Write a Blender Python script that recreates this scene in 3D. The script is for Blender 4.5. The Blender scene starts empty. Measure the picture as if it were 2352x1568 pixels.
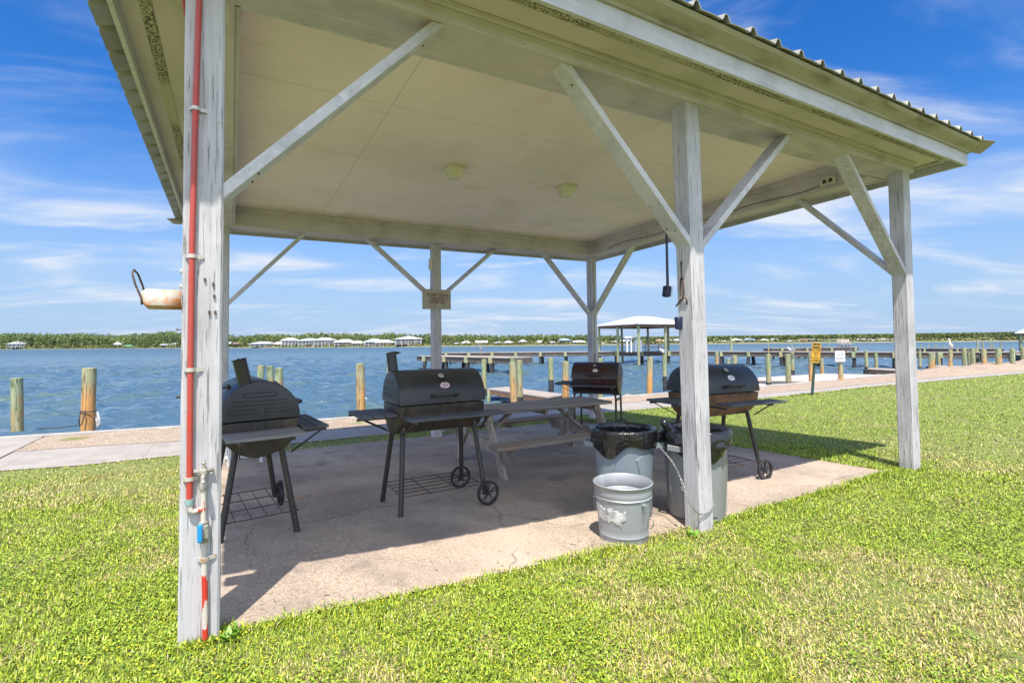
import bpy, bmesh, math, random
import numpy as np
from mathutils import Vector, Matrix, Euler, noise as mnoise
random.seed(7); RS = np.random.RandomState(11)
PI = math.pi; R = math.radians
S = bpy.context.scene; COL = S.collection

# ------------------------------------------------------------------ camera
CF, CPI, CRO, CH = 1128.17, .035, .0114, 1.5          # focal length in px of a 2352 wide frame, pitch, roll, eye height
CX, CY = 1176.0, 744.0
fwd = Vector((0, math.cos(CPI), math.sin(CPI))); up0 = Vector((0, -math.sin(CPI), math.cos(CPI))); rt0 = Vector((1, 0, 0))
camx = rt0*math.cos(CRO)-up0*math.sin(CRO); camy = rt0*math.sin(CRO)+up0*math.cos(CRO)
cd = bpy.data.cameras.new('camera'); cam = bpy.data.objects.new('camera', cd); COL.objects.link(cam)
m = Matrix.Identity(4)
for i in range(3):
    m[i][0] = camx[i]; m[i][1] = camy[i]; m[i][2] = -fwd[i]
m[2][3] = CH
cam.matrix_world = m
cd.sensor_width = 36; cd.lens = CF/2352*36; cd.shift_y = -40/2352; cd.clip_start = .05; cd.clip_end = 6000
S.camera = cam

# ------------------------------------------------------------------ world, sun, exposure
SUN_AZ, SUN_EL = R(178), R(66)                         # azimuth clockwise from +Y
S.view_settings.view_transform = 'Standard'; S.view_settings.look = 'None'
S.view_settings.exposure = 0.95; S.view_settings.gamma = 1.0
S.cycles.diffuse_bounces = 6; S.cycles.max_bounces = 10; S.cycles.sample_clamp_indirect = 8
S.cycles.use_denoising = True
wd = bpy.data.worlds.new('World'); S.world = wd; wd.use_nodes = True
nt = wd.node_tree; nt.nodes.clear()
N = lambda t, **k: _n(nt, t, **k)
def _n(tree, t, **k):
    n = tree.nodes.new(t)
    for a, b in k.items():
        if a.startswith('i_'):
            n.inputs[a[2:].replace('_', ' ')].default_value = b
        else: setattr(n, a, b)
    return n
sky = N('ShaderNodeTexSky', sky_type='NISHITA', sun_disc=False, sun_elevation=SUN_EL, sun_rotation=SUN_AZ, altitude=0, air_density=1.0, dust_density=.2, ozone_density=4.0)
hs = N('ShaderNodeHueSaturation'); hs.inputs['Hue'].default_value = .511; hs.inputs['Saturation'].default_value = 1.36; hs.inputs['Value'].default_value = .98
nt.links.new(sky.outputs[0], hs.inputs['Color'])
tc = N('ShaderNodeTexCoord'); sx = N('ShaderNodeSeparateXYZ'); nt.links.new(tc.outputs['Generated'], sx.inputs[0])
def MATH(op, a, b=None, tree=None):
    n = (tree or nt).nodes.new('ShaderNodeMath'); n.operation = op
    for i, v in enumerate((a, b)):
        if v is None: continue
        if isinstance(v, (int, float)): n.inputs[i].default_value = v
        else: (tree or nt).links.new(v, n.inputs[i])
    return n.outputs[0]
zz = MATH('ADD', MATH('MAXIMUM', sx.outputs[2], 0.0), .13)
cx = MATH('DIVIDE', sx.outputs[0], zz); cy = MATH('DIVIDE', sx.outputs[1], zz)
cb = N('ShaderNodeCombineXYZ'); nt.links.new(cx, cb.inputs[0]); nt.links.new(cy, cb.inputs[1])
mp = N('ShaderNodeMapping'); mp.inputs['Rotation'].default_value = (0, 0, R(28)); mp.inputs['Scale'].default_value = (.62, 1.2, 1); mp.inputs['Location'].default_value = (1.9, .35, 0)
nt.links.new(cb.outputs[0], mp.inputs[0])
def cloud(scale, lo, hi, dist, det=9, rough=.62):
    n = N('ShaderNodeTexNoise'); n.inputs['Scale'].default_value = scale; n.inputs['Detail'].default_value = det
    n.inputs['Roughness'].default_value = rough; n.inputs['Distortion'].default_value = dist
    nt.links.new(mp.outputs[0], n.inputs['Vector'])
    r = N('ShaderNodeMapRange', interpolation_type='SMOOTHSTEP'); r.inputs[1].default_value = lo; r.inputs[2].default_value = hi
    nt.links.new(n.outputs[0], r.inputs[0]); return r.outputs[0]
c1 = cloud(.95, .455, .70, .9, 7, .55); c2 = cloud(2.4, .32, .72, .8, 9, .52)
cl = MATH('MULTIPLY', c1, MATH('ADD', MATH('MULTIPLY', c2, .75), .35))
cl = MATH('MINIMUM', MATH('MULTIPLY', cl, 1.05), .92)
mx = N('ShaderNodeMix', data_type='RGBA'); hz = N('ShaderNodeMapRange', interpolation_type='SMOOTHERSTEP'); hz.inputs[1].default_value = .40; hz.inputs[2].default_value = -.02; nt.links.new(sx.outputs[2], hz.inputs[0])
mh = N('ShaderNodeMix', data_type='RGBA'); nt.links.new(MATH('MULTIPLY', hz.outputs[0], .92), mh.inputs[0]); nt.links.new(hs.outputs[0], mh.inputs[6]); mh.inputs[7].default_value = (2.05, 2.95, 4.45, 1)
nt.links.new(cl, mx.inputs[0]); nt.links.new(mh.outputs[2], mx.inputs[6]); mx.inputs[7].default_value = (4.2, 4.5, 5.0, 1)
# unseen bright cloud veil behind the camera, added to lift the fill light
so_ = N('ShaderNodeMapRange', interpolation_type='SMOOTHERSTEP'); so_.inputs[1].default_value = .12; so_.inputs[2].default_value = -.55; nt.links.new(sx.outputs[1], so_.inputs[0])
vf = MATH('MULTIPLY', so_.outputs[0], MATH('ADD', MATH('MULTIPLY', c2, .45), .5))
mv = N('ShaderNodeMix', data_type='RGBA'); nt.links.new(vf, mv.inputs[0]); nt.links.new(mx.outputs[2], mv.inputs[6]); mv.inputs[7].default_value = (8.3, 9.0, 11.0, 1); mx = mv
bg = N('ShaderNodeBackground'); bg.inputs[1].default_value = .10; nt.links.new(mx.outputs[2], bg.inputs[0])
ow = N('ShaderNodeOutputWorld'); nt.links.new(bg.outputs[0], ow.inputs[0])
sl = bpy.data.lights.new('sun', 'SUN'); so = bpy.data.objects.new('sun', sl); COL.objects.link(so)
sl.energy = 4.0; sl.angle = R(.53); sl.color = (1, .93, .82)
sd = Vector((math.sin(SUN_AZ)*math.cos(SUN_EL), math.cos(SUN_AZ)*math.cos(SUN_EL), math.sin(SUN_EL)))
so.rotation_euler = sd.to_track_quat('Z', 'Y').to_euler(); so.location = (0, -5, 30)

# ------------------------------------------------------------------ frames and helpers
TH = .5189; EX = Vector((math.cos(TH), math.sin(TH), 0)); EY = Vector((-math.sin(TH), math.cos(TH), 0)); A0 = Vector((-1.5637, 2.4838, 0))
FRAME = Matrix.Translation(A0) @ Matrix.Rotation(TH, 4, 'Z')
HP = .085
L1, L2, PW = 3.6103, 3.9008, 6.1843; PL = L1+L2
def W(a, b, z=0): return A0+EX*a+EY*b+Vector((0, 0, z))
def ABof(p): d = Vector(p)-A0; return d.dot(EX), d.dot(EY)
def qa(a): a = min(max(a, 0), 5.0); return .07-.0885*a+.0089*a*a
def gz(a, b):
    t = min(max(b/7.3, -.6), 1)
    return qa(a)*(1-t)-.39*t if t >= 0 else qa(a)-.0204*7.3*t
def gzw(x, y): return gz(*ABof((x, y, 0)))
def tilt(a, b): return .022+.010*(a-3.6)-.021*b
def ray(px, py):
    u2 = (px-CX)/CF; v2 = (CY-py)/CF
    return (fwd+camx*u2+camy*v2)
def at(px, py, Y): d = ray(px, py); return Vector((0, 0, CH))+d*(Y/d.y)
def hor(px): return 796.9-.0114*px

class MB:
    def __init__(s): s.v = []; s.f = []
    def add(s, vs, fs):
        o = len(s.v); s.v += [tuple(v) for v in vs]; s.f += [tuple(i+o for i in f) for f in fs]; return s
    def box(s, c, d, rot=None):
        h = [x/2 for x in d]; vs = []
        for sx_ in (-1, 1):
            for sy in (-1, 1):
                for sz in (-1, 1):
                    p = Vector((sx_*h[0], sy*h[1], sz*h[2]))
                    if rot is not None: p = rot @ p
                    vs.append(p+Vector(c))
        return s.add(vs, [(0, 1, 3, 2), (4, 6, 7, 5), (0, 4, 5, 1), (2, 3, 7, 6), (0, 2, 6, 4), (1, 5, 7, 3)])
    def beam(s, p0, p1, w, h, upv=(0, 0, 1), sh=0):
        # box from p0 to p1; w along the side direction, h along the up direction
        p0 = Vector(p0); p1 = Vector(p1); d = (p1-p0).normalized(); u = Vector(upv); sd_ = d.cross(u).normalized(); u = sd_.cross(d).normalized()
        vs = []
        for p in (p0, p1):
            for a, b in ((-1, -1), (1, -1), (1, 1), (-1, 1)): vs.append(p+sd_*a*w/2+u*b*h/2)
        return s.add(vs, [(0, 3, 2, 1), (4, 5, 6, 7), (0, 1, 5, 4), (1, 2, 6, 5), (2, 3, 7, 6), (3, 0, 4, 7)])
    def prism(s, poly, o, ax, ay, n, t):
        # polygon in plane (ax, ay) from o, extruded along n by t
        o = Vector(o); ax = Vector(ax); ay = Vector(ay); n = Vector(n); k = len(poly)
        vs = [o+ax*x+ay*y for x, y in poly]+[o+ax*x+ay*y+n*t for x, y in poly]
        fs = [tuple(range(k))[::-1], tuple(range(k, 2*k))]+[(i, (i+1) % k, k+(i+1) % k, k+i) for i in range(k)]
        return s.add(vs, fs)
    def tube(s, path, r, n=8, caps=True, closed=False):
        path = [Vector(p) for p in path]; k = len(path); rs = r if isinstance(r, (list, tuple)) else [r]*k
        vs = []; prev = None
        for i, p in enumerate(path):
            if closed: d = path[(i+1) % k]-path[(i-1) % k]
            else: d = path[min(i+1, k-1)]-path[max(i-1, 0)]
            d.normalize()
            if prev is None:
                u = d.orthogonal().normalized()
                if abs(d.z) < .9: u = d.cross(Vector((0, 0, 1))).normalized()
            else:
                u = prev-d*prev.dot(d)
                u = u.normalized() if u.length > 1e-6 else d.orthogonal().normalized()
            prev = u; w = d.cross(u)
            for j in range(n):
                t = 2*PI*j/n; vs.append(p+(u*math.cos(t)+w*math.sin(t))*rs[i])
        fs = []
        for i in range(k if closed else k-1):
            a, b = i*n, ((i+1) % k)*n
            for j in range(n): fs.append((a+j, a+(j+1) % n, b+(j+1) % n, b+j))
        if caps and not closed: fs += [tuple(range(n))[::-1], tuple(range((k-1)*n, k*n))]
        return s.add(vs, fs)
    def lathe(s, prof, n=32, c=(0, 0, 0), closed=False):
        vs = []; c = Vector(c)
        for r, z in prof:
            for j in range(n): t = 2*PI*j/n; vs.append(c+Vector((r*math.cos(t), r*math.sin(t), z)))
        fs = []
        for i in range(len(prof)-1):
            for j in range(n): fs.append((i*n+j, i*n+(j+1) % n, (i+1)*n+(j+1) % n, (i+1)*n+j))
        if not closed: fs += [tuple(range(n))[::-1], tuple(range((len(prof)-1)*n, len(prof)*n))]
        return s.add(vs, fs)
    def grid(s, rows, closed=False):
        k = len(rows[0]); vs = [p for r in rows for p in r]; fs = []
        for i in range(len(rows)-1):
            for j in range(k if closed else k-1): fs.append((i*k+j, i*k+(j+1) % k, (i+1)*k+(j+1) % k, (i+1)*k+j))
        return s.add(vs, fs)
    def build(s, name, mat, parent=None, bevel=0, smooth=None, fix=True, solid=0):
        me = bpy.data.meshes.new(name); me.from_pydata(s.v, [], s.f); me.update()
        if fix:
            b = bmesh.new(); b.from_mesh(me); bmesh.ops.recalc_face_normals(b, faces=b.faces); b.to_mesh(me); b.free()
        if mat: me.materials.append(mat)
        o = bpy.data.objects.new(name, me); COL.objects.link(o)
        if smooth is not None:
            me.polygons.foreach_set('use_smooth', [True]*len(me.polygons))
            if smooth < 180: me.set_sharp_from_angle(angle=R(smooth))
        if solid:
            md = o.modifiers.new('solid', 'SOLIDIFY'); md.thickness = solid; md.offset = 0
        if bevel:
            md = o.modifiers.new('bevel', 'BEVEL'); md.width = bevel; md.segments = 2; md.limit_method = 'ANGLE'
        if parent: o.parent = parent
        return o
def tag(o, label=None, cat=None, group=None, kind=None):
    if label: o['label'] = label
    if cat: o['category'] = cat
    if group: o['group'] = group
    if kind: o['kind'] = kind
    return o
def thing(name, label, cat, loc=(0, 0, 0), rz=0, group=None):
    o = bpy.data.objects.new(name, None); COL.objects.link(o); o.empty_display_size = .1
    o.location = loc; o.rotation_euler = (0, 0, rz)
    return tag(o, label, cat, group)
def framed(o): o.matrix_world = FRAME; return o
def kids(o): return [c for c in bpy.data.objects if c.parent == o]
def text_mesh(mb, body, size, o, ax, ay, off=.0, sx_=1.0, bold=0):
    cu = bpy.data.curves.new('t', 'FONT'); cu.body = body; cu.size = size; cu.align_x = 'CENTER'; cu.align_y = 'CENTER'; cu.offset = bold
    to = bpy.data.objects.new('t', cu); COL.objects.link(to)
    dg = bpy.context.evaluated_depsgraph_get(); me = bpy.data.meshes.new_from_object(to.evaluated_get(dg))
    o = Vector(o); ax = Vector(ax); ay = Vector(ay); n = ax.cross(ay)
    mb.add([o+ax*v.co.x*sx_+ay*v.co.y+n*off for v in me.vertices], [tuple(p.vertices) for p in me.polygons])
    bpy.data.objects.remove(to); bpy.data.curves.remove(cu); bpy.data.meshes.remove(me)

# ------------------------------------------------------------------ materials
MATS = {}
def M(name, col, rough=.6, metal=0.0, layers=(), bump=(), attr=None, island=0, coord='Object', spec=.5, trans=0, lines=None, zst=None):
    mt = bpy.data.materials.new(name); mt.use_nodes = True; t = mt.node_tree; bs = t.nodes['Principled BSDF']
    co = t.nodes.new('ShaderNodeTexCoord').outputs[coord]
    def tex(L):
        mpn = t.nodes.new('ShaderNodeMapping'); mpn.inputs['Scale'].default_value = L.get('st', (1, 1, 1)); mpn.inputs['Location'].default_value = L.get('off', (0, 0, 0))
        mpn.inputs['Rotation'].default_value = L.get('rot', (0, 0, 0))
        t.links.new(co, mpn.inputs[0])
        if L.get('type') in ('voronoi', 'edge'):
            n = t.nodes.new('ShaderNodeTexVoronoi'); n.inputs['Scale'].default_value = L['s']
            if L['type'] == 'edge':
                n.feature = 'DISTANCE_TO_EDGE'
                if L.get('warp'):
                    nn = t.nodes.new('ShaderNodeTexNoise'); nn.inputs['Scale'].default_value = L.get('ws', 2.5); nn.inputs['Detail'].default_value = 6
                    t.links.new(mpn.outputs[0], nn.inputs['Vector'])
                    sc = t.nodes.new('ShaderNodeVectorMath'); sc.operation = 'SCALE'; sc.inputs['Scale'].default_value = L['warp']; t.links.new(nn.outputs['Color'], sc.inputs[0])
                    ad = t.nodes.new('ShaderNodeVectorMath'); ad.operation = 'ADD'; t.links.new(mpn.outputs[0], ad.inputs[0]); t.links.new(sc.outputs[0], ad.inputs[1])
                    t.links.new(ad.outputs[0], n.inputs['Vector']); return n.outputs['Distance']
                t.links.new(mpn.outputs[0], n.inputs['Vector']); return n.outputs['Distance']
            t.links.new(mpn.outputs[0], n.inputs['Vector'])
            if L.get('cell'):
                sp = t.nodes.new('ShaderNodeSeparateColor'); t.links.new(n.outputs['Color'], sp.inputs[0]); return sp.outputs[0]
            return n.outputs['Distance']
        n = t.nodes.new('ShaderNodeTexNoise'); n.inputs['Scale'].default_value = L['s']; n.inputs['Detail'].default_value = L.get('d', 5); n.inputs['Roughness'].default_value = L.get('r', .55); n.inputs['Distortion'].default_value = L.get('dis', 0)
        t.links.new(mpn.outputs[0], n.inputs['Vector']); return n.outputs[0]
    def rng(x, lo, hi):
        r = t.nodes.new('ShaderNodeMapRange'); r.interpolation_type = 'SMOOTHSTEP'; r.inputs[1].default_value = lo; r.inputs[2].default_value = hi; t.links.new(x, r.inputs[0]); return r.outputs[0]
    if attr:
        an = t.nodes.new('ShaderNodeAttribute'); an.attribute_name = attr; cur = an.outputs['Color']
    else:
        rg = t.nodes.new('ShaderNodeRGB'); rg.outputs[0].default_value = (*col, 1); cur = rg.outputs[0]
    if island:
        g = t.nodes.new('ShaderNodeNewGeometry'); h = t.nodes.new('ShaderNodeHueSaturation')
        mr = t.nodes.new('ShaderNodeMapRange'); mr.inputs[3].default_value = 1-island; mr.inputs[4].default_value = 1+island; t.links.new(g.outputs['Random Per Island'], mr.inputs[0])
        t.links.new(mr.outputs[0], h.inputs['Value']); t.links.new(cur, h.inputs['Color']); cur = h.outputs[0]
    if zst:                                              # stain that begins some way down from the object's top
        sp = t.nodes.new('ShaderNodeSeparateXYZ'); t.links.new(co, sp.inputs[0])
        f = rng(MATH('ADD', sp.outputs[2], MATH('MULTIPLY', tex(dict(s=2.2, st=(2, 2, .5), d=5)), zst[3], t), t), zst[1]+zst[3]/2, zst[2]+zst[3]/2)
        mxn = t.nodes.new('ShaderNodeMix'); mxn.data_type = 'RGBA'; t.links.new(f, mxn.inputs[0]); t.links.new(cur, mxn.inputs[6]); mxn.inputs[7].default_value = (*zst[0], 1); cur = mxn.outputs[2]
    for L in layers:
        x = tex(L); f = rng(x, L['lo'], L['hi'])
        if L.get('mask'):
            k = L['mask']; f = MATH('MULTIPLY', f, rng(tex(k), k['lo'], k['hi']), t)
        if L.get('amt', 1) != 1: f = MATH('MULTIPLY', f, L['amt'], t)
        mxn = t.nodes.new('ShaderNodeMix'); mxn.data_type = 'RGBA'; t.links.new(f, mxn.inputs[0]); t.links.new(cur, mxn.inputs[6]); mxn.inputs[7].default_value = (*L['c'], 1); cur = mxn.outputs[2]
    if lines:                                            # thin joints: list of (axis, offset, period, halfwidth, colour)
        sp = t.nodes.new('ShaderNodeSeparateXYZ'); t.links.new(co, sp.inputs[0])
        for axn, off, per, hw, lc in lines:
            x = MATH('PINGPONG', MATH('ADD', sp.outputs[axn], off, t), per/2, t)
            f = MATH('MULTIPLY', MATH('LESS_THAN', x, hw, t), .75, t)
            mxn = t.nodes.new('ShaderNodeMix'); mxn.data_type = 'RGBA'; t.links.new(f, mxn.inputs[0]); t.links.new(cur, mxn.inputs[6]); mxn.inputs[7].default_value = (*lc, 1); cur = mxn.outputs[2]
    t.links.new(cur, bs.inputs['Base Color'])
    bs.inputs['Roughness'].default_value = rough; bs.inputs['Metallic'].default_value = metal; bs.inputs['Specular IOR Level'].default_value = spec
    if trans: bs.inputs['Transmission Weight'].default_value = trans
    prevn = None
    for L in bump:
        x = tex(L)
        if L.get('type') == 'edge': x = rng(x, 0, L.get('w', .02))
        bn = t.nodes.new('ShaderNodeBump'); bn.inputs['Strength'].default_value = L.get('k', .3); bn.inputs['Distance'].default_value = L.get('h', .01); t.links.new(x, bn.inputs['Height'])
        if prevn: t.links.new(prevn, bn.inputs['Normal'])
        prevn = bn.outputs[0]
    if prevn: t.links.new(prevn, bs.inputs['Normal'])
    MATS[name] = mt; return mt
DK = (.05, .045, .04)
def paint(name, col, st, crack=.6):
    return M(name, col, .62, layers=[
        dict(c=tuple(x*.74 for x in col), s=2.2, lo=.42, hi=.72, d=7), dict(c=tuple(min(1, x*1.14) for x in col), s=5, st=st, lo=.48, hi=.75, d=6),
        dict(c=(.20, .19, .19), s=9, st=st, lo=.545, hi=.62, d=9, r=.62, amt=crack, mask=dict(s=1.3, lo=.38, hi=.58)),
        dict(c=(.07, .065, .06), s=5, off=(3, 5, 1), st=tuple(x*1.6 for x in st), lo=.61, hi=.635, d=7, amt=crack*.8),
        dict(c=(.30, .27, .23), s=38, lo=.68, hi=.74, d=2, amt=.6), dict(c=(.46, .28, .12), s=2.3, off=(7, 2, 4), lo=.66, hi=.80, d=6, amt=.55)],
        bump=[dict(s=7, st=st, k=.5, h=.008, d=8), dict(s=40, k=.2, h=.003)])
P_POST = paint('post_paint', (.50, .49, .515), (9, 9, .34), .8)
P_BEAM = paint('beam_paint', (.56, .505, .545), (.3, 5, 5), .12)
P_BEAMB = paint('side_beam_paint', (.56, .505, .545), (5, .3, 5), .12)
P_BRACE = paint('brace_paint', (.57, .56, .585), (2.5, 2.5, 2.5), .2)
P_FASC = paint('fascia_paint', (.53, .53, .57), (.3, 5, 5), .10)
M_CEIL = M('ceiling_board', (.95, .81, .84), .7, layers=[dict(c=(.40, .33, .27), s=22, lo=.745, hi=.775, d=2, amt=.7), dict(c=(.70, .56, .44), s=.7, off=(5, 3, 0), lo=.60, hi=.72, d=7, amt=.5), dict(c=(.84, .74, .735), s=.9, lo=.42, hi=.72, d=5), dict(c=(.62, .56, .52), s=4, st=(.35, 3, 1), lo=.58, hi=.72, d=6, amt=.35), dict(c=(.62, .50, .36), s=2.5, st=(.5, 2, 1), lo=.68, hi=.8, amt=.5)],
           lines=[(0, -1.46, 2.66, .0028, (.36, .31, .27)), (1, -1.70, 1.38, .0028, (.36, .31, .27))])
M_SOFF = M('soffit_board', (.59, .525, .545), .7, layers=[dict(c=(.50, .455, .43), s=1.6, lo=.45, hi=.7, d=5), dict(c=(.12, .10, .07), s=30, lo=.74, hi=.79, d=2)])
M_VENT = M('vent_mesh', (.48, .44, .35), .8, layers=[dict(c=(.04, .035, .03), s=75, lo=.47, hi=.53, d=2, amt=.9, mask=dict(s=1.3, lo=.30, hi=.55))])
M_FLASH = M('drip_flashing', (.34, .31, .25), .6, layers=[dict(c=(.19, .16, .11), s=3, st=(.6, 1, 4), lo=.45, hi=.7, d=6)])
M_ROOF = M('galvanised_roof', (.36, .36, .32), .5, .25, layers=[dict(c=(.26, .25, .20), s=2.2, lo=.4, hi=.7, d=6)])
M_SLAB = M('slab_concrete', (.40, .32, .25), .88, layers=[
    dict(c=(.30, .24, .195), s=1.1, lo=.42, hi=.66, d=7), dict(c=(.48, .40, .32), s=.6, off=(4, 2, 0), lo=.50, hi=.70, d=6, amt=.8),
    dict(c=(.17, .125, .10), s=105, type='voronoi', cell=True, lo=.52, hi=.62, amt=.55, mask=dict(s=.8, off=(1, 3, 0), lo=.36, hi=.55, d=4)),
    dict(c=(.58, .48, .38), s=130, type='voronoi', cell=True, lo=.78, hi=.84, amt=.5),
    dict(c=(.62, .29, .10), s=1.7, off=(9, 1, 0), lo=.64, hi=.80, d=5, amt=.5), dict(c=(.15, .125, .11), s=1.9, off=(2, 7, 0), lo=.54, hi=.72, d=8, amt=.6), dict(c=(.12, .10, .09), s=.55, off=(6, 2, 0), lo=.52, hi=.66, d=7, amt=.45), dict(c=(.10, .085, .075), s=6.2, lo=.71, hi=.76, d=3, amt=.5),
    dict(c=(.07, .055, .045), type='edge', s=.30, warp=.42, ws=1.9, off=(.35, .2, 0), lo=.0030, hi=.0006, amt=.6, mask=dict(s=.45, lo=.44, hi=.50))],
    bump=[dict(s=110, type='voronoi', k=.30, h=.004), dict(s=6, k=.15, h=.01)])
M_PATH = M('path_concrete', (.325, .30, .275), .85, layers=[dict(c=(.27, .245, .22), s=2.2, lo=.4, hi=.7, d=8), dict(c=(.38, .355, .325), s=14, lo=.55, hi=.7, d=4, amt=.6), dict(c=(.35, .32, .28), s=60, lo=.66, hi=.72, d=2, amt=.5)],
           bump=[dict(s=90, k=.2, h=.003)], lines=[(0, 1.15, 1.83, .009, (.20, .18, .15))])
M_SHELL = M('crushed_shell', (.345, .275, .215), .9, layers=[dict(c=(.25, .165, .105), s=45, type='voronoi', cell=True, lo=.56, hi=.66, amt=.8), dict(c=(.47, .39, .31), s=38, type='voronoi', cell=True, lo=.62, hi=.70, amt=.8), dict(c=(.29, .205, .14), s=2.5, lo=.48, hi=.70, d=6, amt=.75)],
            bump=[dict(s=45, type='voronoi', k=.8, h=.02), dict(s=5, k=.4, h=.04)])
M_SOIL = M('turf_soil', (.175, .220, .042), .95, layers=[dict(c=(.27, .23, .11), s=1.3, lo=.52, hi=.72, d=7), dict(c=(.09, .11, .03), s=9, lo=.48, hi=.7, d=6), dict(c=(.24, .28, .07), s=28, lo=.50, hi=.66, d=6), dict(c=(.34, .28, .17), s=60, lo=.60, hi=.70, d=3, amt=.6)],
           bump=[dict(s=60, k=.9, h=.03, d=6)])
M_GRASS = M('grass_blade', (1, 1, 1), .45, attr='Col', island=.25, spec=.35)
M_WALLC = M('seawall_concrete', (.33, .31, .285), .85, layers=[dict(c=(.44, .42, .38), s=3, lo=.4, hi=.7, d=7)], bump=[dict(s=60, k=.2, h=.003)])
def wood(name, col, st, dark=(.10, .085, .07), rough=.75, warm=(.30, .2, .12)):
    return M(name, col, rough, layers=[dict(c=tuple(x*.55 for x in col), s=5, st=st, lo=.42, hi=.66, d=8), dict(c=tuple(min(1, x*1.35) for x in col), s=9, st=st, lo=.55, hi=.75, d=6), dict(c=warm, s=1.5, lo=.52, hi=.75, d=4, amt=.7), dict(c=dark, s=14, st=st, lo=.66, hi=.72, d=5, amt=.8)],
             bump=[dict(s=12, st=st, k=.5, h=.006, d=8)])
M_TABLE = wood('weathered_table_wood', (.285, .25, .22), (.25, 5, 5), warm=(.30, .19, .11))
M_TLEG = wood('weathered_leg_wood', (.36, .31, .265), (3, 3, .6), warm=(.26, .17, .10))
M_SHELF = wood('shelf_slat_wood', (.085, .095, .115), (.4, 4, 4), dark=(.02, .02, .02), warm=(.11, .115, .13))
M_SHELFG = wood('grey_shelf_wood', (.21, .21, .215), (4, .4, 4), dark=(.05, .05, .05), warm=(.19, .18, .18))
M_DECK = wood('dock_deck_wood', (.36, .31, .275), (.6, 5, 2), warm=(.38, .30, .25))
M_DECKP = wood('pale_float_deck', (.52, .43, .39), (.6, 4, 2), dark=(.3, .25, .22), warm=(.6, .5, .45))
M_RIM = wood('dock_rim_wood', (.26, .16, .10), (.4, 3, 3), warm=(.34, .2, .11))
M_PIERD = wood('pier_dark_wood', (.115, .10, .085), (.5, 4, 4), warm=(.22, .15, .10))
M_PILEG = M('green_piling_wood', (.275, .335, .185), .8, zst=((.36, .30, .14), -.35, -1.25, .9), layers=[dict(c=(.42, .43, .27), s=4, st=(4, 4, .35), lo=.45, hi=.62, d=7), dict(c=(.15, .20, .10), s=5, off=(3, 1, 2), st=(4, 4, .4), lo=.52, hi=.66, d=7, amt=.7), dict(c=(.05, .055, .035), s=8, st=(5, 5, .4), lo=.56, hi=.63, d=8, amt=.9), dict(c=(.46, .24, .08), s=1.3, st=(1.5, 1.5, .8), lo=.58, hi=.72, d=4)], bump=[dict(s=9, st=(4, 4, .4), k=.8, h=.015, d=7)])
M_PILEB = M('brown_piling_wood', (.33, .34, .20), .8, zst=((.58, .30, .10), -.15, -.95, .7), layers=[dict(c=(.44, .38, .22), s=2, st=(3, 3, .5), lo=.48, hi=.65, d=6, amt=.6), dict(c=(.20, .10, .035), s=5, st=(4, 4, .4), lo=.55, hi=.67, d=7, amt=.75), dict(c=(.05, .035, .02), s=8, st=(5, 5, .35), lo=.57, hi=.63, d=8, amt=.9)], bump=[dict(s=9, st=(4, 4, .4), k=.8, h=.015, d=7)])
M_PILED = M('dark_wet_piling', (.028, .03, .034), .6, layers=[dict(c=(.07, .07, .06), s=6, lo=.5, hi=.7, d=5)])
M_BLACK = M('grill_black_enamel', (.022, .024, .027), .40, layers=[dict(c=(.10, .095, .085), s=1.6, off=(3, 0, 5), lo=.56, hi=.80, d=8, amt=.6), dict(c=(.17, .075, .03), s=7, off=(1, 8, 2), lo=.68, hi=.78, d=7, amt=.7), dict(c=(.045, .046, .048), s=2.5, lo=.45, hi=.75, d=6), dict(c=(.10, .085, .065), s=30, lo=.68, hi=.76, d=3, amt=.5)], bump=[dict(s=160, k=.12, h=.001)])
M_FIREB = M('greasy_firebox_steel', (.042, .036, .030), .5, layers=[dict(c=(.095, .068, .045), s=3, lo=.45, hi=.7, d=7), dict(c=(.018, .017, .016), s=7, st=(3, 3, .5), lo=.52, hi=.68, d=6)], bump=[dict(s=120, k=.1, h=.001)])
M_RUSTY = M('rusty_firebox_steel', (.16, .085, .04), .65, layers=[dict(c=(.06, .04, .03), s=3, lo=.45, hi=.65, d=7), dict(c=(.33, .12, .03), s=5, lo=.60, hi=.74, d=6, amt=.8)], bump=[dict(s=90, k=.2, h=.002)])
M_RUSTLID = M('rust_red_lid', (.055, .018, .014), .42, layers=[dict(c=(.030, .030, .032), s=1.9, lo=.46, hi=.62, d=5), dict(c=(.22, .085, .03), s=3.2, off=(2, 0, 0), lo=.58, hi=.75, d=6, amt=.7)], bump=[dict(s=120, k=.12, h=.001)])
M_LEG = M('grill_leg_steel', (.035, .033, .032), .45, layers=[dict(c=(.10, .07, .05), s=9, lo=.55, hi=.75, d=5, amt=.7)])
M_TYRE = M('wheel_plastic', (.022, .023, .026), .55, layers=[dict(c=(.10, .085, .07), s=12, lo=.52, hi=.72, d=5, amt=.6)])
M_WIRE = M('rusty_rack_wire', (.045, .03, .025), .6, layers=[dict(c=(.16, .07, .03), s=9, lo=.5, hi=.7)])
M_CHROME = M('dial_metal', (.62, .62, .60), .35, .6, layers=[dict(c=(.3, .3, .28), s=60, lo=.5, hi=.6)])
M_WHITEP = M('badge_white', (.70, .70, .70), .4)
M_REDP = M('badge_red', (.42, .06, .05), .4)
M_BLUEP = M('badge_blue', (.10, .14, .24), .4)
M_CAN = M('grey_can_plastic', (.19, .235, .275), .5, layers=[dict(c=(.17, .20, .225), s=2, lo=.45, hi=.7, d=6), dict(c=(.36, .40, .42), s=9, st=(1, 1, .25), lo=.62, hi=.75, d=6, amt=.5)])
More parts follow.
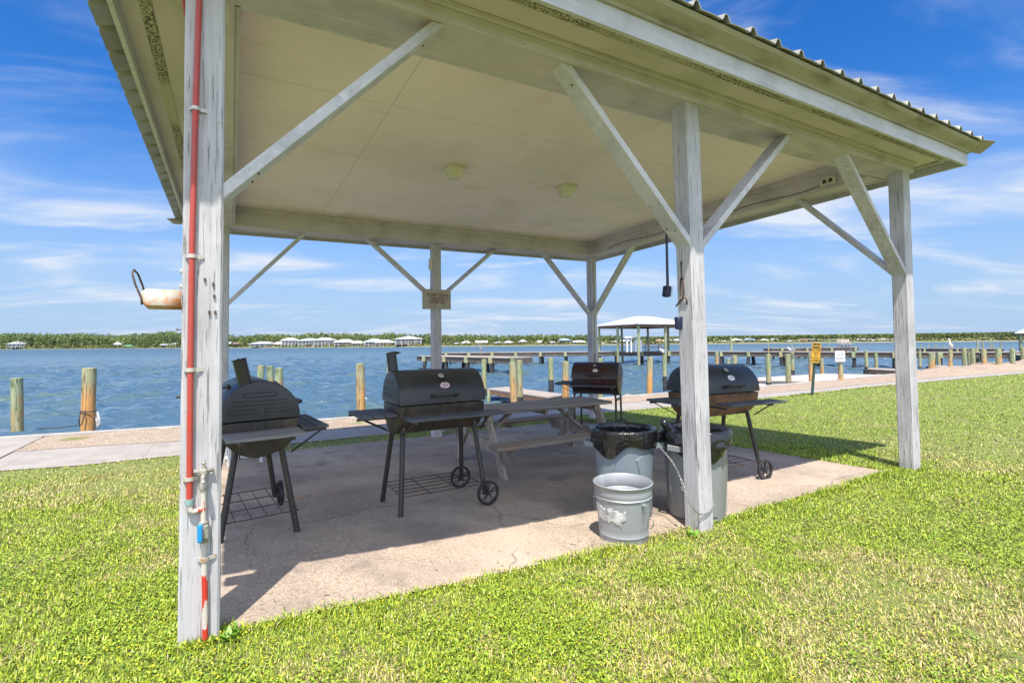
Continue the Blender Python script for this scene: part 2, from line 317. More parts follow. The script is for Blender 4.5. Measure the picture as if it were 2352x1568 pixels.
M_CAN2 = M('scuffed_grey_can', (.255, .265, .27), .5, layers=[dict(c=(.22, .22, .21), s=2, st=(1, 1, .4), lo=.45, hi=.7, d=6), dict(c=(.44, .44, .42), s=9, st=(1, 1, .2), lo=.60, hi=.75, d=6, amt=.5)])
M_BAG = M('black_bag_film', (.013, .013, .015), .16, bump=[dict(s=10, st=(1.6, 1.6, .5), k=.6, h=.03, d=4, r=.55)], spec=.65)
M_BAGC = M('grey_bag_film', (.10, .095, .09), .22, bump=[dict(s=14, st=(1, 1, .5), k=.45, h=.02, d=4)], spec=.6)
M_GALV = M('galvanised_bucket', (.33, .35, .375), .48, .25, layers=[dict(c=(.30, .31, .33), s=3.5, lo=.45, hi=.65, d=6), dict(c=(.42, .435, .455), s=7, st=(1, 1, .4), lo=.56, hi=.72, d=6), dict(c=(.20, .19, .17), s=26, lo=.66, hi=.73, d=4, amt=.7)], bump=[dict(s=30, k=.1, h=.002)])
M_PAPER = M('torn_paper_label', (.60, .59, .58), .8, layers=[dict(c=(.36, .36, .36), s=9, lo=.44, hi=.60, d=7), dict(c=(.70, .69, .68), s=25, lo=.55, hi=.65, d=4)], bump=[dict(s=25, k=.5, h=.004)])
M_REDPIPE = M('red_pipe_paint', (.42, .065, .05), .4, layers=[dict(c=(.50, .05, .035), s=6, lo=.5, hi=.7)])
M_FLAKE = M('flaking_red_pipe', (.56, .52, .47), .6, layers=[dict(c=(.55, .04, .02), s=16, st=(1, 1, .30), lo=.505, hi=.525, d=6), dict(c=(.28, .15, .09), s=22, lo=.62, hi=.70, amt=.7)])
M_BRASS = M('weathered_brass', (.45, .43, .38), .4, .5, layers=[dict(c=(.22, .20, .17), s=30, lo=.5, hi=.65)])
M_BLUEV = M('blue_valve_grip', (.02, .27, .62), .45)
M_TEAL = M('pipe_union', (.22, .38, .36), .5)
M_CLAMP = M('pipe_strap_metal', (.56, .54, .48), .45, .3, layers=[dict(c=(.45, .27, .10), s=30, lo=.6, hi=.7)])
M_RUSTW = M('rusty_white_metal', (.40, .385, .32), .5, layers=[dict(c=(.48, .17, .04), s=9, lo=.46, hi=.60, d=6, mask=dict(s=4.5, lo=.44, hi=.56)), dict(c=(.66, .48, .22), s=6, lo=.56, hi=.70, d=5, amt=.7)])
M_RUSTD = M('dark_rust', (.07, .045, .035), .7, layers=[dict(c=(.20, .09, .04), s=40, lo=.5, hi=.65)])
M_LENS = M('yellowed_light_lens', (.70, .66, .58), .35, layers=[dict(c=(.50, .45, .36), s=18, lo=.5, hi=.7)])
M_LBASE = M('light_base', (.60, .56, .46), .5)
M_SIGNW = M('old_sign_board', (.44, .41, .33), .7, layers=[dict(c=(.32, .29, .23), s=7, lo=.45, hi=.7, d=6), dict(c=(.2, .17, .13), s=30, lo=.70, hi=.76)])
M_SIGNRED = M('faded_red_lettering', (.20, .045, .035), .7)
M_SIGNY = M('yellow_sign_paint', (.62, .34, .03), .45, layers=[dict(c=(.66, .36, .03), s=6, lo=.5, hi=.7)])
M_SIGNK = M('black_sign_paint', (.045, .035, .02), .5)
M_SIGNP = M('white_sign_paint', (.82, .83, .84), .45)
M_GREENP = M('green_post_paint', (.025, .06, .05), .5, layers=[dict(c=(.20, .13, .03), s=4, lo=.55, hi=.7)])
M_BOXW = M('outlet_box', (.66, .64, .56), .5, layers=[dict(c=(.5, .47, .4), s=12, lo=.5, hi=.7)])
M_GREYB = M('grey_box_metal', (.38, .39, .40), .45, .3)
M_DKPL = M('dark_blue_plastic', (.012, .018, .05), .4)
M_CHAIN = M('chain_steel', (.36, .35, .34), .35, .8)
M_PLAST = M('white_chair_plastic', (.66, .68, .72), .4)
M_PVC = M('white_pvc', (.72, .73, .74), .35)
M_ROPE = M('dark_rope', (.05, .05, .05), .8)
M_FEATHER = M('white_feather', (.72, .72, .70), .7)
M_FEATHG = M('grey_feather', (.24, .25, .27), .7)
M_BEAK = M('orange_beak', (.5, .25, .05), .5)
M_LEAF = M('pine_needles', (.130, .185, .052), .7, island=.3, layers=[dict(c=(.07, .115, .032), s=.11, lo=.46, hi=.64, d=4, amt=.7), dict(c=(.22, .27, .075), s=.05, off=(30, 7, 0), lo=.52, hi=.68, amt=.7)])
M_TRUNK = M('pine_bark', (.13, .095, .07), .9)
M_SCRUB = M('shore_scrub', (.17, .19, .07), .8, island=.4)
M_SHORE = M('far_shore_ground', (.22, .205, .14), .9, layers=[dict(c=(.18, .20, .08), s=.06, lo=.45, hi=.6, d=4)])
M_GLASS = M('dark_window', (.05, .07, .09), .15)
WALLC = {k: M('house_wall_'+k, c, .7) for k, c in dict(white=(.60, .61, .62), cream=(.56, .52, .42), blue=(.30, .40, .55), mint=(.40, .60, .54), tan=(.46, .34, .26), grey=(.42, .43, .44), wood=(.24, .18, .13), yellow=(.66, .58, .30)).items()}
ROOFC = {k: M('house_roof_'+k, c, .5) for k, c in dict(white=(.74, .74, .75), grey=(.34, .35, .37), silver=(.44, .48, .54), brown=(.20, .15, .12), blue=(.30, .42, .62), salmon=(.56, .32, .26), green=(.12, .30, .17), mint=(.42, .62, .56)).items()}
M_BHROOF = M('white_metal_roofing', (.64, .63, .64), .4, layers=[dict(c=(.52, .51, .52), s=2, lo=.4, hi=.7)])
M_GRIME = M('water_foam', (.75, .78, .78), .6)

# ================================================================== THE SETTING (pavilion frame: a along its long side, b towards the water)
def lerp_tab(tab, x):
    if x <= tab[0][0]: return tab[0][1]
    for (x0, y0), (x1, y1) in zip(tab, tab[1:]):
        if x <= x1: return y0+(y1-y0)*(x-x0)/(x1-x0)
    return tab[-1][1]
NEAR = [(-60, 11), (-8, 8.1), (-2.9, 7.5), (-1.9, 7.25), (2.7, 7.2), (9.3, 6.85), (15, 6.45), (20, 6.35), (27, 6.0), (33, 5.5), (60, 3.6), (160, -4)]
FAR = [(-60, 12.6), (-8, 9.6), (-3.1, 9.2), (-1.9, 9.0), (-.7, 8.68), (1.45, 8.5), (3, 8.35), (11, 8.2), (16, 7.4), (23, 7.1), (30, 6.7), (36, 6.1), (60, 4.4), (160, -3)]
WALL = [(-60, 15), (-8, 11.7), (-4, 11.15), (-.9, 10.7), (1.6, 9.98), (3.5, 9.75), (11.5, 9.45), (18, 9.0), (23, 8.9), (34, 9.2), (60, 8.2), (160, 2)]
near = lambda a: lerp_tab(NEAR, a); far = lambda a: lerp_tab(FAR, a); wall = lambda a: lerp_tab(WALL, a)
AS = sorted(set([round(-60+4*i, 2) for i in range(13)]+[round(-8+.25*i, 2) for i in range(145)]+[round(28+.8*i, 2) for i in range(41)]+[60+10*i for i in range(11)]))
def mound(a, b):                                          # heaps of shell spoil at the right end
    f, w = far(a), wall(a); t = (b-f)/max(w-f, .1)
    if t <= 0 or t >= 1.05: return 0
    k = 0
    for (ca, wa, h) in ((31.5, 1.7, .34), (36.6, 2.2, .42), (43.5, 3.0, .50), (50, 3.5, .45)): k += h*math.exp(-((a-ca)/wa)**2)
    return k*math.sin(PI*min(t, 1))**1.0+.03*mnoise.noise(Vector((a*1.3, b*1.7, 0)))+k*.25*mnoise.noise(Vector((a*.9, b*1.6, 4)))
def strip(name, f0, f1, n, dz, mat, extra=None, sm=180):
    mb = MB(); rows = []
    for a in AS:
        b0, b1 = f0(a), f1(a); r = []
        for i in range(n+1):
            b = b0+(b1-b0)*i/n; r.append((a, b, gz(a, b)+dz+(extra(a, b) if extra else 0)))
        rows.append(r)
    mb.grid(rows); o = mb.build(name, mat, smooth=sm); framed(o); return tag(o, kind='structure')
mb = MB(); rows = []
for a in AS:
    w = wall(a); bl_ = [-80, -40, -20, -12, -8, -6, -5, -4.38]+[-4+.5*i for i in range(9)]+[.5+.5*i for i in range(14)]+[7.3]
    bs_ = [min(b, w-.02*(len(bl_)-i)) for i, b in enumerate(bl_)]+[w]
    rows.append([(a, b, gz(a, b)) for b in bs_])
mb.grid(rows); tag(framed(mb.build('ground', M_SOIL, smooth=180)), kind='structure')
strip('footpath', near, far, 3, .012, M_PATH)
strip('shell_bank', far, lambda a: wall(a)-.16, 8, .018, M_SHELL, lambda a, b: mound(a, b))
# left of the diagonal joint the whole strip is a concrete pad
mb = MB(); rows = []
for a in [x for x in AS if -60 <= x <= -3.25]:
    b0, b1 = near(a)+.9, wall(a)-.1; rows.append([(a, b0+(b1-b0)*i/3, gz(a, b0+(b1-b0)*i/3)+.03) for i in range(4)])
mb.grid(rows); tag(framed(mb.build('concrete_pad', M_PATH, smooth=180)), kind='structure')
# seawall: cap and vertical face
mb = MB(); rows = []
for a in AS:
    w = wall(a); z = gz(a, w); rows.append([(a, w-.18, z-.05), (a, w-.18, z+.045), (a, w+.06, z+.045), (a, w+.06, z-1.4)])
mb.grid(rows)
tag(framed(mb.build('seawall', M_WALLC)), 'low pale concrete seawall along the edge of the water', 'seawall')
# patio slab
mb = MB(); SA = (.02, 7.12); SB = (-.03, 6.38); rows = []
for i in range(58):
    a = SA[0]+(SA[1]-SA[0])*i/57
    rows.append([(a, b+(.09*min(1, a/3.5) if j == 0 else 0), gz(a, b)+.012) for j, b in enumerate([SB[0]+(SB[1]-SB[0])*k/26 for k in range(27)])])
mb.grid(rows); slab = framed(mb.build('patio', M_SLAB, smooth=180)); tag(slab, kind='structure')
SURF = lambda a, b: gz(a, b)+.012

# water
WZ = -1.0
M_WATER = M('lagoon_water', (.058, .108, .150), .08, spec=.5, coord='Object', layers=[dict(c=(.085, .135, .115), s=.35, st=(1, .5, 1), lo=.48, hi=.68, d=5, amt=.8), dict(c=(.055, .12, .18), s=.02, st=(.4, 1, 1), lo=.45, hi=.65, d=3, amt=.7)],
            bump=[dict(s=.55, st=(.5, 1.0, 1), rot=(0, 0, .25), k=1, h=.5, d=4, r=.62), dict(s=1.9, st=(.55, 1, 1), rot=(0, 0, .12), k=1, h=.16, d=4, r=.6), dict(s=7, st=(.5, 1, 1), k=.8, h=.03, d=3), dict(s=.14, st=(.4, 1, 1), k=.8, h=1.0, d=4)])
ys = np.concatenate([np.arange(7, 30, .15), np.arange(30, 60, .3), np.arange(60, 110, .8), np.arange(110, 262, 5)]); nx = 420
xs0 = np.linspace(-1.15, 1.15, nx)
waves = [(RS.uniform(.4, 2.3), RS.normal(-1.35, .5), RS.uniform(0, 6.28)) for _ in range(44)]
def wave_z(X, Y):
    Z = np.zeros_like(X)
    for lam, th, ph in waves: Z += .0115*lam*np.sin((X*np.cos(th)+Y*np.sin(th))*2*PI/lam+ph)
    return Z
Xg = np.outer(ys+6, xs0); Yg = np.repeat(ys[:, None], nx, 1)
fade = np.clip((ys[:, None]-2)/6, 0, 1)*np.clip(1.25-ys[:, None]/110, 0, 1)
Zg = WZ+wave_z(Xg, Yg)*fade
mb = MB(); mb.grid([[(float(Xg[i, j]), float(Yg[i, j]), float(Zg[i, j])) for j in range(nx)] for i in range(len(ys))])
k = len(mb.v)
e0, e1 = Xg[-1, 0], Xg[-1, -1]
mb.add([(-4000, 256, WZ), (4000, 256, WZ), (4000, 5000, WZ), (-4000, 5000, WZ), (-4000, 7, WZ), (Xg[0, 0], 7, WZ), (e0, 256, WZ), (4000, 7, WZ), (Xg[0, -1], 7, WZ), (e1, 256, WZ)],
       [(0, 6, 9, 1, 2, 3), (4, 5, 6, 0), (8, 7, 1, 9)])
tag(mb.build('water', M_WATER, smooth=180), kind='structure')
t_ = M_WATER.node_tree; b_ = t_.nodes['Principled BSDF']; q_ = t_.nodes.new('ShaderNodeSeparateXYZ'); t_.links.new(t_.nodes['Texture Coordinate'].outputs['Object'], q_.inputs[0])
r_ = t_.nodes.new('ShaderNodeMapRange'); r_.interpolation_type = 'SMOOTHSTEP'; t_.links.new(q_.outputs[1], r_.inputs[0])
for i_, v_ in ((1, 25), (2, 200), (3, .06), (4, .42)): r_.inputs[i_].default_value = v_
t_.links.new(r_.outputs[0], b_.inputs['Roughness'])                # open water out in the lagoon is rougher than the lee by the wall

# ------------------------------------------------------------------ grass: real blades, thinning out with distance
def vnoise(x, y, sc, seed=0):
    x = x/sc+seed*17.3; y = y/sc+seed*9.1; xi = np.floor(x).astype(int); yi = np.floor(y).astype(int); fx = x-xi; fy = y-yi
    h = lambda a, b: np.modf(np.abs(np.sin(a*127.1+b*311.7+seed*3.3)*43758.5453))[0]
    fx = fx*fx*(3-2*fx); fy = fy*fy*(3-2*fy)
    return (h(xi, yi)*(1-fx)+h(xi+1, yi)*fx)*(1-fy)+(h(xi, yi+1)*(1-fx)+h(xi+1, yi+1)*fx)*fy
def to_ab(x, y):
    dx = x-A0.x; dy = y-A0.y; return dx*EX.x+dy*EX.y, dx*EY.x+dy*EY.y
def gz_np(a, b):
    q = np.clip(a, 0, 5); q = .07-.0885*q+.0089*q*q; t = np.clip(b/7.3, -.6, 1)
    return np.where(t >= 0, q*(1-t)-.39*t, q-.0204*7.3*t)
def grassy(a, b, m=.0):
    nb = np.interp(a, [p[0] for p in NEAR], [p[1] for p in NEAR])
    jit = .05*(vnoise(a, b, .13, 5)-.5)*2+.03*(vnoise(a, b, .04, 6)-.5)
    fb = -.03+.09*np.minimum(1, a/3.5)
    ins = (a > .02+jit) & (a < 7.12+jit) & (b > fb+jit+.015) & (b < 6.38+jit)
    edge = nb-.06+.10*(vnoise(a, b, .5, 8)-.5)
    return (~ins) & (b < edge)
def make_blades(name, n, r0, r1, pw, wf, hf, kind, pts=None):
    th = RS.uniform(R(-64), R(76), n)
    u = RS.uniform(0, 1, n); e = pw+1
    r = (r0**e+(r1**e-r0**e)*u)**(1/e)
    x = r*np.sin(th); y = r*np.cos(th); a, b = to_ab(x, y)
    if pts is not None: x, y = pts; a, b = to_ab(x, y); r = np.hypot(x, y)
    k = grassy(a, b) if pts is None else np.ones(len(x), bool); x, y, a, b, r = x[k], y[k], a[k], b[k], r[k]
    dry = vnoise(x, y, 1.6, 1)*.55+vnoise(x, y, .45, 2)*.30+vnoise(x, y, .16, 9)*.25
    dry = dry-.02+.03*vnoise(x, y, 3.5, 12)+np.clip((-x-1.6)/5, 0, .16)-np.clip((a-7)/12, 0, .14)+.24*np.clip((b-np.interp(a, [p[0] for p in NEAR], [p[1] for p in NEAR])+1.3)/1.1, 0, 1)*np.clip((.6-a)/1.0, 0, 1)
    bare = np.clip((dry-.66)/.14, 0, 1)
    keep = RS.uniform(0, 1, len(x)) > bare*.75
    x, y, a, b, r, dry = x[keep], y[keep], a[keep], b[keep], r[keep], dry[keep]; n = len(x)
    lsc = .7+.6*vnoise(x, y, .35, 4)
    w = wf(r)*RS.uniform(.6, 1.3, n); h = hf(r)*RS.uniform(.45, 1.35, n)*lsc
    phi = RS.uniform(0, 2*PI, n); lean = RS.uniform(.2, 1.5, n)
    dx, dy = np.cos(phi), np.sin(phi); sx_, sy_ = -dy, dx
    z = gz_np(a, b)-.004
    V = np.zeros((n, 5, 3)); P0 = np.stack([x, y, z], 1)
    d1 = np.stack([dx*np.sin(lean*.6), dy*np.sin(lean*.6), np.cos(lean*.6)], 1); d2 = np.stack([dx*np.sin(lean*1.3), dy*np.sin(lean*1.3), np.cos(lean*1.3)], 1)
    sd_ = np.stack([sx_, sy_, np.zeros(n)], 1)*w[:, None]/2
    P1 = P0+d1*(h*.55)[:, None]; P2 = P1+d2*(h*.55)[:, None]
    V[:, 0] = P0-sd_*.8; V[:, 1] = P0+sd_*.8; V[:, 2] = P1+sd_; V[:, 3] = P1-sd_; V[:, 4] = P2
    me = bpy.data.meshes.new(name); me.vertices.add(n*5); me.vertices.foreach_set('co', V.ravel())
    lp = np.array([0, 1, 2, 3, 3, 2, 4]); L = (np.arange(n)[:, None]*5+lp).ravel()
    me.loops.add(n*7); me.loops.foreach_set('vertex_index', L.astype(np.int32))
    st = (np.arange(n)[:, None]*7+np.array([0, 4])).ravel(); me.polygons.add(n*2)
    me.polygons.foreach_set('loop_start', st.astype(np.int32))
    g1 = np.array([.190, .285, .020]); g2 = np.array([.375, .450, .045]); g3 = np.array([.070, .145, .016]); s1 = np.array([.50, .43, .20]); s2 = np.array([.33, .25, .13])
    t = RS.uniform(0, 1, n)[:, None]; c = g1*(1-t)+g2*t
    kk = RS.uniform(0, 1, n); c[kk < .13] = g3
    pd = np.clip((dry-.49)/.25, .05, .85); q = RS.uniform(0, 1, n)
    c[q < pd*.75] = s1; c[q < pd*.28] = s2
    mid = (q >= pd*.75) & (q < pd); c[mid] = np.array([.40, .38, .10])
    if kind == 'far': c = c*.7+np.array([.22, .32, .045])*.3
    c4 = np.ones((n, 5, 4)); c4[:, :, :3] = c[:, None]
    at_ = me.color_attributes.new('Col', 'FLOAT_COLOR', 'POINT'); at_.data.foreach_set('color', c4.ravel())
    me.update(); me.validate(); me.materials.append(M_GRASS)
    o = bpy.data.objects.new(name, me); COL.objects.link(o); tag(o, 'short bright green lawn with straw coloured dry patches', 'grass', kind='stuff')
make_blades('grass', 610000, 1.25, 9, -.35, lambda r: .0036+.0006*r, lambda r: .027+.0006*r, 'near')
make_blades('grass', 440000, 8.5, 48, -.75, lambda r: .005+.0007*r, lambda r: .028+.0002*r, 'far')
# longer blades creeping over the edges of the patio and the path, and tufts round the posts
ea, eb = [], []
def edge_pts(n, fa): 
    for _ in range(n): a, b = fa(random.random()); ea.append(a); eb.append(b)
edge_pts(9000, lambda u: (.0+7.2*u, -.03+.09*min(1, 7.2*u/3.5)+random.gauss(-.03, .035)+.035*mnoise.noise(Vector((u*40, 0, 0)))))
edge_pts(5000, lambda u: (7.13+random.gauss(.02, .035), 6.4*u)); edge_pts(4000, lambda u: (7.1*u, 6.39+random.gauss(.02, .03)))
edge_pts(7000, lambda u: (-3+25*u, near(-3+25*u)+random.gauss(-.05, .03)))
for (pa, pb), n_ in (((0, 0), 900), ((L1, 0), 700), ((PL, 0), 800), ((PL, PW), 300), ((L1, PW), 300)):
    for _ in range(n_):
        u = random.uniform(0, 6.28); q = max(abs(math.cos(u)), abs(math.sin(u))); rr_ = (HP+.008+abs(random.gauss(0, .04)))/q
        a, b = pa+rr_*math.cos(u), pb+rr_*math.sin(u)
        if not (.05 < a < 7.1 and .03 < b < 6.3): ea.append(a); eb.append(b)
ea = np.array(ea); eb = np.array(eb)
make_blades('grass', 1, 1, 2, 0, lambda r: .0042+.0006*r, lambda r: .042+.0006*r, 'near', (A0.x+ea*EX.x+eb*EY.x, A0.y+ea*EX.y+eb*EY.y))
# tiny yellow clover flowers and a few pale petals in the near lawn
n = 12500; th = RS.uniform(R(-62), R(74), n); r = 1.4+RS.uniform(0, 1, n)**1.3*6.5; x = r*np.sin(th); y = r*np.cos(th); a, b = to_ab(x, y)
k = grassy(a, b) & (vnoise(x, y, .9, 3) > .42) & (b < 2.5); x, y, a, b = x[k], y[k], a[k], b[k]; z = gz_np(a, b)
mb = MB()
for i in range(len(x)):
    s_ = random.uniform(.0025, .005); c = Vector((x[i], y[i], z[i]+random.uniform(.02, .045)))
    mb.add([c+Vector((s_*math.cos(t), s_*math.sin(t), random.uniform(-.002, .002))) for t in (0, 1.26, 2.51, 3.77, 5.03)]+[c+Vector((0, 0, .004))], [(0, 1, 5), (1, 2, 5), (2, 3, 5), (3, 4, 5), (4, 0, 5)])
# flat little clover leaves in patches
n = 280000; th = RS.uniform(R(-62), R(74), n); r = 1.3+RS.uniform(0, 1, n)**1.2*6.5; x = r*np.sin(th); y = r*np.cos(th); a, b = to_ab(x, y)
k = grassy(a, b) & (vnoise(x, y, .7, 3)*.55+vnoise(x, y, .2, 7)*.45+RS.normal(0, .07, len(x)) > .60) & (b < 3); x, y, r = x[k], y[k], r[k]; a, b = to_ab(x, y); n = len(x)
cz = gz_np(a, b)+RS.uniform(.012, .034, n); sz = RS.uniform(.0026, .0052, n)*(1+.10*r); ph = RS.uniform(0, 6.28, n); tx, ty = RS.normal(0, .35, n), RS.normal(0, .35, n)
V = np.zeros((n, 6, 3))
for q in range(6):
    ux = np.cos(ph+q*PI/3)*sz; uy = np.sin(ph+q*PI/3)*sz; V[:, q, 0] = x+ux; V[:, q, 1] = y+uy; V[:, q, 2] = cz+ux*tx+uy*ty
me = bpy.data.meshes.new('clover'); me.vertices.add(n*6); me.vertices.foreach_set('co', V.ravel()); me.loops.add(n*6); me.loops.foreach_set('vertex_index', np.arange(n*6).astype(np.int32)); me.polygons.add(n); me.polygons.foreach_set('loop_start', (np.arange(n)*6).astype(np.int32)); me.update(); me.validate()
me.materials.append(M('clover_leaf', (.20, .30, .022), .5, island=.6)); o = bpy.data.objects.new('clover', me); COL.objects.link(o); tag(o, 'low clover patches in the near lawn', 'clover', kind='stuff')
M_FLOWER = M('clover_flower', (.66, .56, .02), .6)
tag(mb.build('clover_flowers', M_FLOWER, fix=False), 'tiny yellow clover flowers scattered through the near lawn', 'flowers', kind='stuff')

# ================================================================== THE PAVILION
ground_at_post = {'A': .075, 'B': -.125, 'C': -.13, 'D': -.30, 'E': -.35, 'F': -.32}
pav = thing('picnic_pavilion', 'open white painted timber pavilion with diagonal braces and ribbed metal roof', 'pavilion'); framed(pav)
def pp(a, b, z): return Vector((a, b, z+tilt(a, b)))
def pbox(mb, a0, a1, b0, b1, z0, z1):
    mb.add([pp(a, b, z) for a in (a0, a1) for b in (b0, b1) for z in (z0, z1)], [(0, 1, 3, 2), (4, 6, 7, 5), (0, 4, 5, 1), (2, 3, 7, 6), (0, 2, 6, 4), (1, 5, 7, 3)])
ZB, ZC = 3.522, 3.83; HP = .085
for nm, a, b in (('A', 0, 0), ('B', L1, 0), ('C', PL, 0), ('D', 0, PW), ('E', L1, PW), ('F', PL, PW)):
    mb = MB(); zt = ZB+.006+tilt(a, b); zs = [ground_at_post[nm]-.15, ground_at_post[nm]+.02]+[ground_at_post[nm]+(zt-ground_at_post[nm])*i/16 for i in range(1, 17)]
    ch = .010; rows = []
    for z in zs:
        r = []; la = (.022-.052*(z/zt)) if nm == 'B' else 0
        for sx_, sy, ox, oy in ((-1, -1, 1, 0), (1, -1, -1, 0), (1, -1, 0, 1), (1, 1, 0, -1), (1, 1, -1, 0), (-1, 1, 1, 0), (-1, 1, 0, -1), (-1, -1, 0, 1)):
            j = .0025*mnoise.noise(Vector((z*2.2, sx_*3+a, sy*5+b)))
            r.append((a+la+sx_*(HP+j)+ox*ch, b+sy*(HP+j)+oy*ch, z))
        rows.append(r)
    mb.grid(rows, closed=True); mb.f += [tuple(range(len(mb.v)-8, len(mb.v)))]
    mb.build('post', P_POST, pav)
def pbeam(a0, a1, b0, b1, m_):
    mb = MB(); pbox(mb, a0, a1, b0, b1, ZB, ZC-.003); mb.build('beam', m_, pav, bevel=.004)
BI, BO = .22, .085
BL = .13
mb = MB(); mb.add([pp(a, b, z) for a, b1 in ((-BO, .335), (PL+BO, .20)) for b in (-BO, b1) for z in (ZB, ZC-.003)], [(0, 1, 3, 2), (4, 6, 7, 5), (0, 4, 5, 1), (2, 3, 7, 6), (0, 2, 6, 4), (1, 5, 7, 3)]); mb.build('beam', P_BEAM, pav, bevel=.004)
pbeam(-BO, PL+BO, PW-BI, PW+BO, P_BEAM)
pbeam(-BO, BL, .331, PW-BI, P_BEAMB); pbeam(PL-BI, PL+BO, BI, PW-BI, P_BEAMB)
def pboard(name, m_, *boxes):
    mb = MB()
    for q in boxes: pbox(mb, *q)
    return mb.build(name, m_, pav, bevel=.003)
# ledger strips where ceiling and beams meet, and a narrow trim on the inner lower edge
for (a0, a1, b0, b1, m_) in ((BL, PL-BI, PW-BI-.022, PW-BI, P_BEAM), (BL, BL+.022, .34, PW-BI-.022, P_BEAMB), (PL-BI-.022, PL-BI, .21, PW-BI-.022, P_BEAMB)):
    pboard('ledger_strip', m_, (a0, a1, b0, b1, ZC-.085, ZC-.004))
mb = MB(); mb.add([pp(a, b1+d, z) for a, b1 in ((BL+.032, .334), (PL-BI-.03, .205)) for d in (0, .03) for z in (ZB+.006, ZB+.05)], [(0, 1, 3, 2), (4, 6, 7, 5), (0, 4, 5, 1), (2, 3, 7, 6), (0, 2, 6, 4), (1, 5, 7, 3)]); mb.build('inner_trim', P_BRACE, pav, bevel=.003)
pboard('inner_trim', P_BEAMB, (BL, BL+.03, .36, PW-BI-.03, ZB+.012, ZB+.06))
# band boards outside the beams
o1, o2 = BO+.035, BO+.06
for (a0, a1, b0, b1, m_, d) in ((-o1, PL+o1, -o1, -BO, P_BEAM, (0, -1)), (-o1, PL+o1, PW+BO, PW+o1, P_BEAM, (0, 1)), (-o1, -BO, -BO, PW+BO, P_BEAMB, (-1, 0)), (PL+BO, PL+o1, -BO, PW+BO, P_BEAMB, (1, 0))):
    pboard('band_board', m_, (a0, a1, b0, b1, ZB-.012, ZB+.075))
    x0, x1, y0, y1 = a0, a1, b0, b1
    if d[1]: x0 -= .022; x1 += .022
    if d[1] < 0: y0 = -o1-.022; y1 = -BO
    if d[1] > 0: y1 = PW+o1+.022
    if d[0] < 0: x0 = -o1-.022
    if d[0] > 0: x1 = PL+o1+.022
    pboard('frieze_board', m_, (x0, x1, y0, y1, ZB+.077, ZB+.112))
mb = MB(); pbox(mb, 0, PL, 0, PW, ZC, ZC+.015); mb.build('ceiling', M_CEIL, pav)
ZS = ZB+.115; OF = .52
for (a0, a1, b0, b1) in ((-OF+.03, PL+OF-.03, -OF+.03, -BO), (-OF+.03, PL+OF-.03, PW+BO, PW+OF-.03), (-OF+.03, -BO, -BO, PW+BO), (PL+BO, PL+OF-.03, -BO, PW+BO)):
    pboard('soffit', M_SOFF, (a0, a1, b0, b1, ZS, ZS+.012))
for (a0, a1, b0, b1) in ((-.3, PL+.30, -.385, -.315), (-.3, PL+.3, PW+.315, PW+.385), (-.385, -.315, -.3, PW+.3), (PL+.315, PL+.385, -.3, PW+.3)):
    pboard('soffit_vent', M_VENT, (a0, a1, b0, b1, ZS-.006, ZS-.001))
for (a0, a1, b0, b1) in ((-OF, PL+OF, -OF, -OF+.03), (-OF, PL+OF, PW+OF-.03, PW+OF), (-OF, -OF+.03, -OF+.03, PW+OF-.03), (PL+OF-.03, PL+OF, -OF+.03, PW+OF-.03)):
    pboard('fascia', P_FASC, (a0, a1, b0, b1, ZB+.012, ZB+.165))
OE = .70; ZE = 3.758
def flashing(p, q, out):                                 # crown shaped metal drip under the eave on three sides, a narrow one on the left
    wide = out != (-1, 0); mb = MB()
    sec = [(-.005, ZB+.160), (.018, ZB+.158), (.03, ZB+.176)]+([(OE-OF-.055, ZE-.030), (OE-OF-.03, ZE-.006)] if wide else [(.034, ZB+.20)])
    mb.grid([[pp(p[0]+out[0]*d+(out[1] != 0)*sg0*d, p[1]+out[1]*d+(out[0] != 0)*sg0*d, z) for d, z in sec] for p, sg0 in ((p, -1), (q, 1))])
    mb.build('drip_flashing', M_FLASH, pav, solid=.006)
flashing((-OF, -OF), (PL+OF, -OF), (0, -1)); flashing((-OF, PW+OF), (PL+OF, PW+OF), (0, 1)); flashing((PL+OF, -OF), (PL+OF, PW+OF), (1, 0)); flashing((-OF, -OF), (-OF, PW+OF), (-1, 0))
# ribbed hip roof
mb = MB(); SLP = .33; half = PW/2+OE
def roofside(o, du, dv, Lg):
    # o: eave corner, du along the eave, dv up the slope (horizontal), Lg: eave length
    prof = []; s_ = 0.0; prof.append(0.0)
    us = [(0, 0)]; p = .15
    while p < Lg-.06:
        us += [(p-.042, 0), (p-.014, .05), (p+.014, .05), (p+.042, 0), (p+.155, .006)]; p += .314
    us = [q for q in us if q[0] < Lg-.02]+[(Lg, 0)]
    rows = [[], []]
    for u, h in us:
        run = min(u, Lg-u, half)
        for i, rr in ((0, 0), (1, run)):
            q = Vector(o)+Vector(du)*u+Vector(dv)*rr; rows[i].append(pp(q.x, q.y, ZE+h+rr*SLP))
    mb.grid(rows)
roofside((-OE, -OE, 0), (1, 0, 0), (0, 1, 0), PL+2*OE); roofside((PL+OE, PW+OE, 0), (-1, 0, 0), (0, -1, 0), PL+2*OE)
roofside((PL+OE, -OE, 0), (0, 1, 0), (-1, 0, 0), PW+2*OE); roofside((-OE, PW+OE, 0), (0, -1, 0), (1, 0, 0), PW+2*OE)
mb.build('roof', M_ROOF, pav, solid=.006)
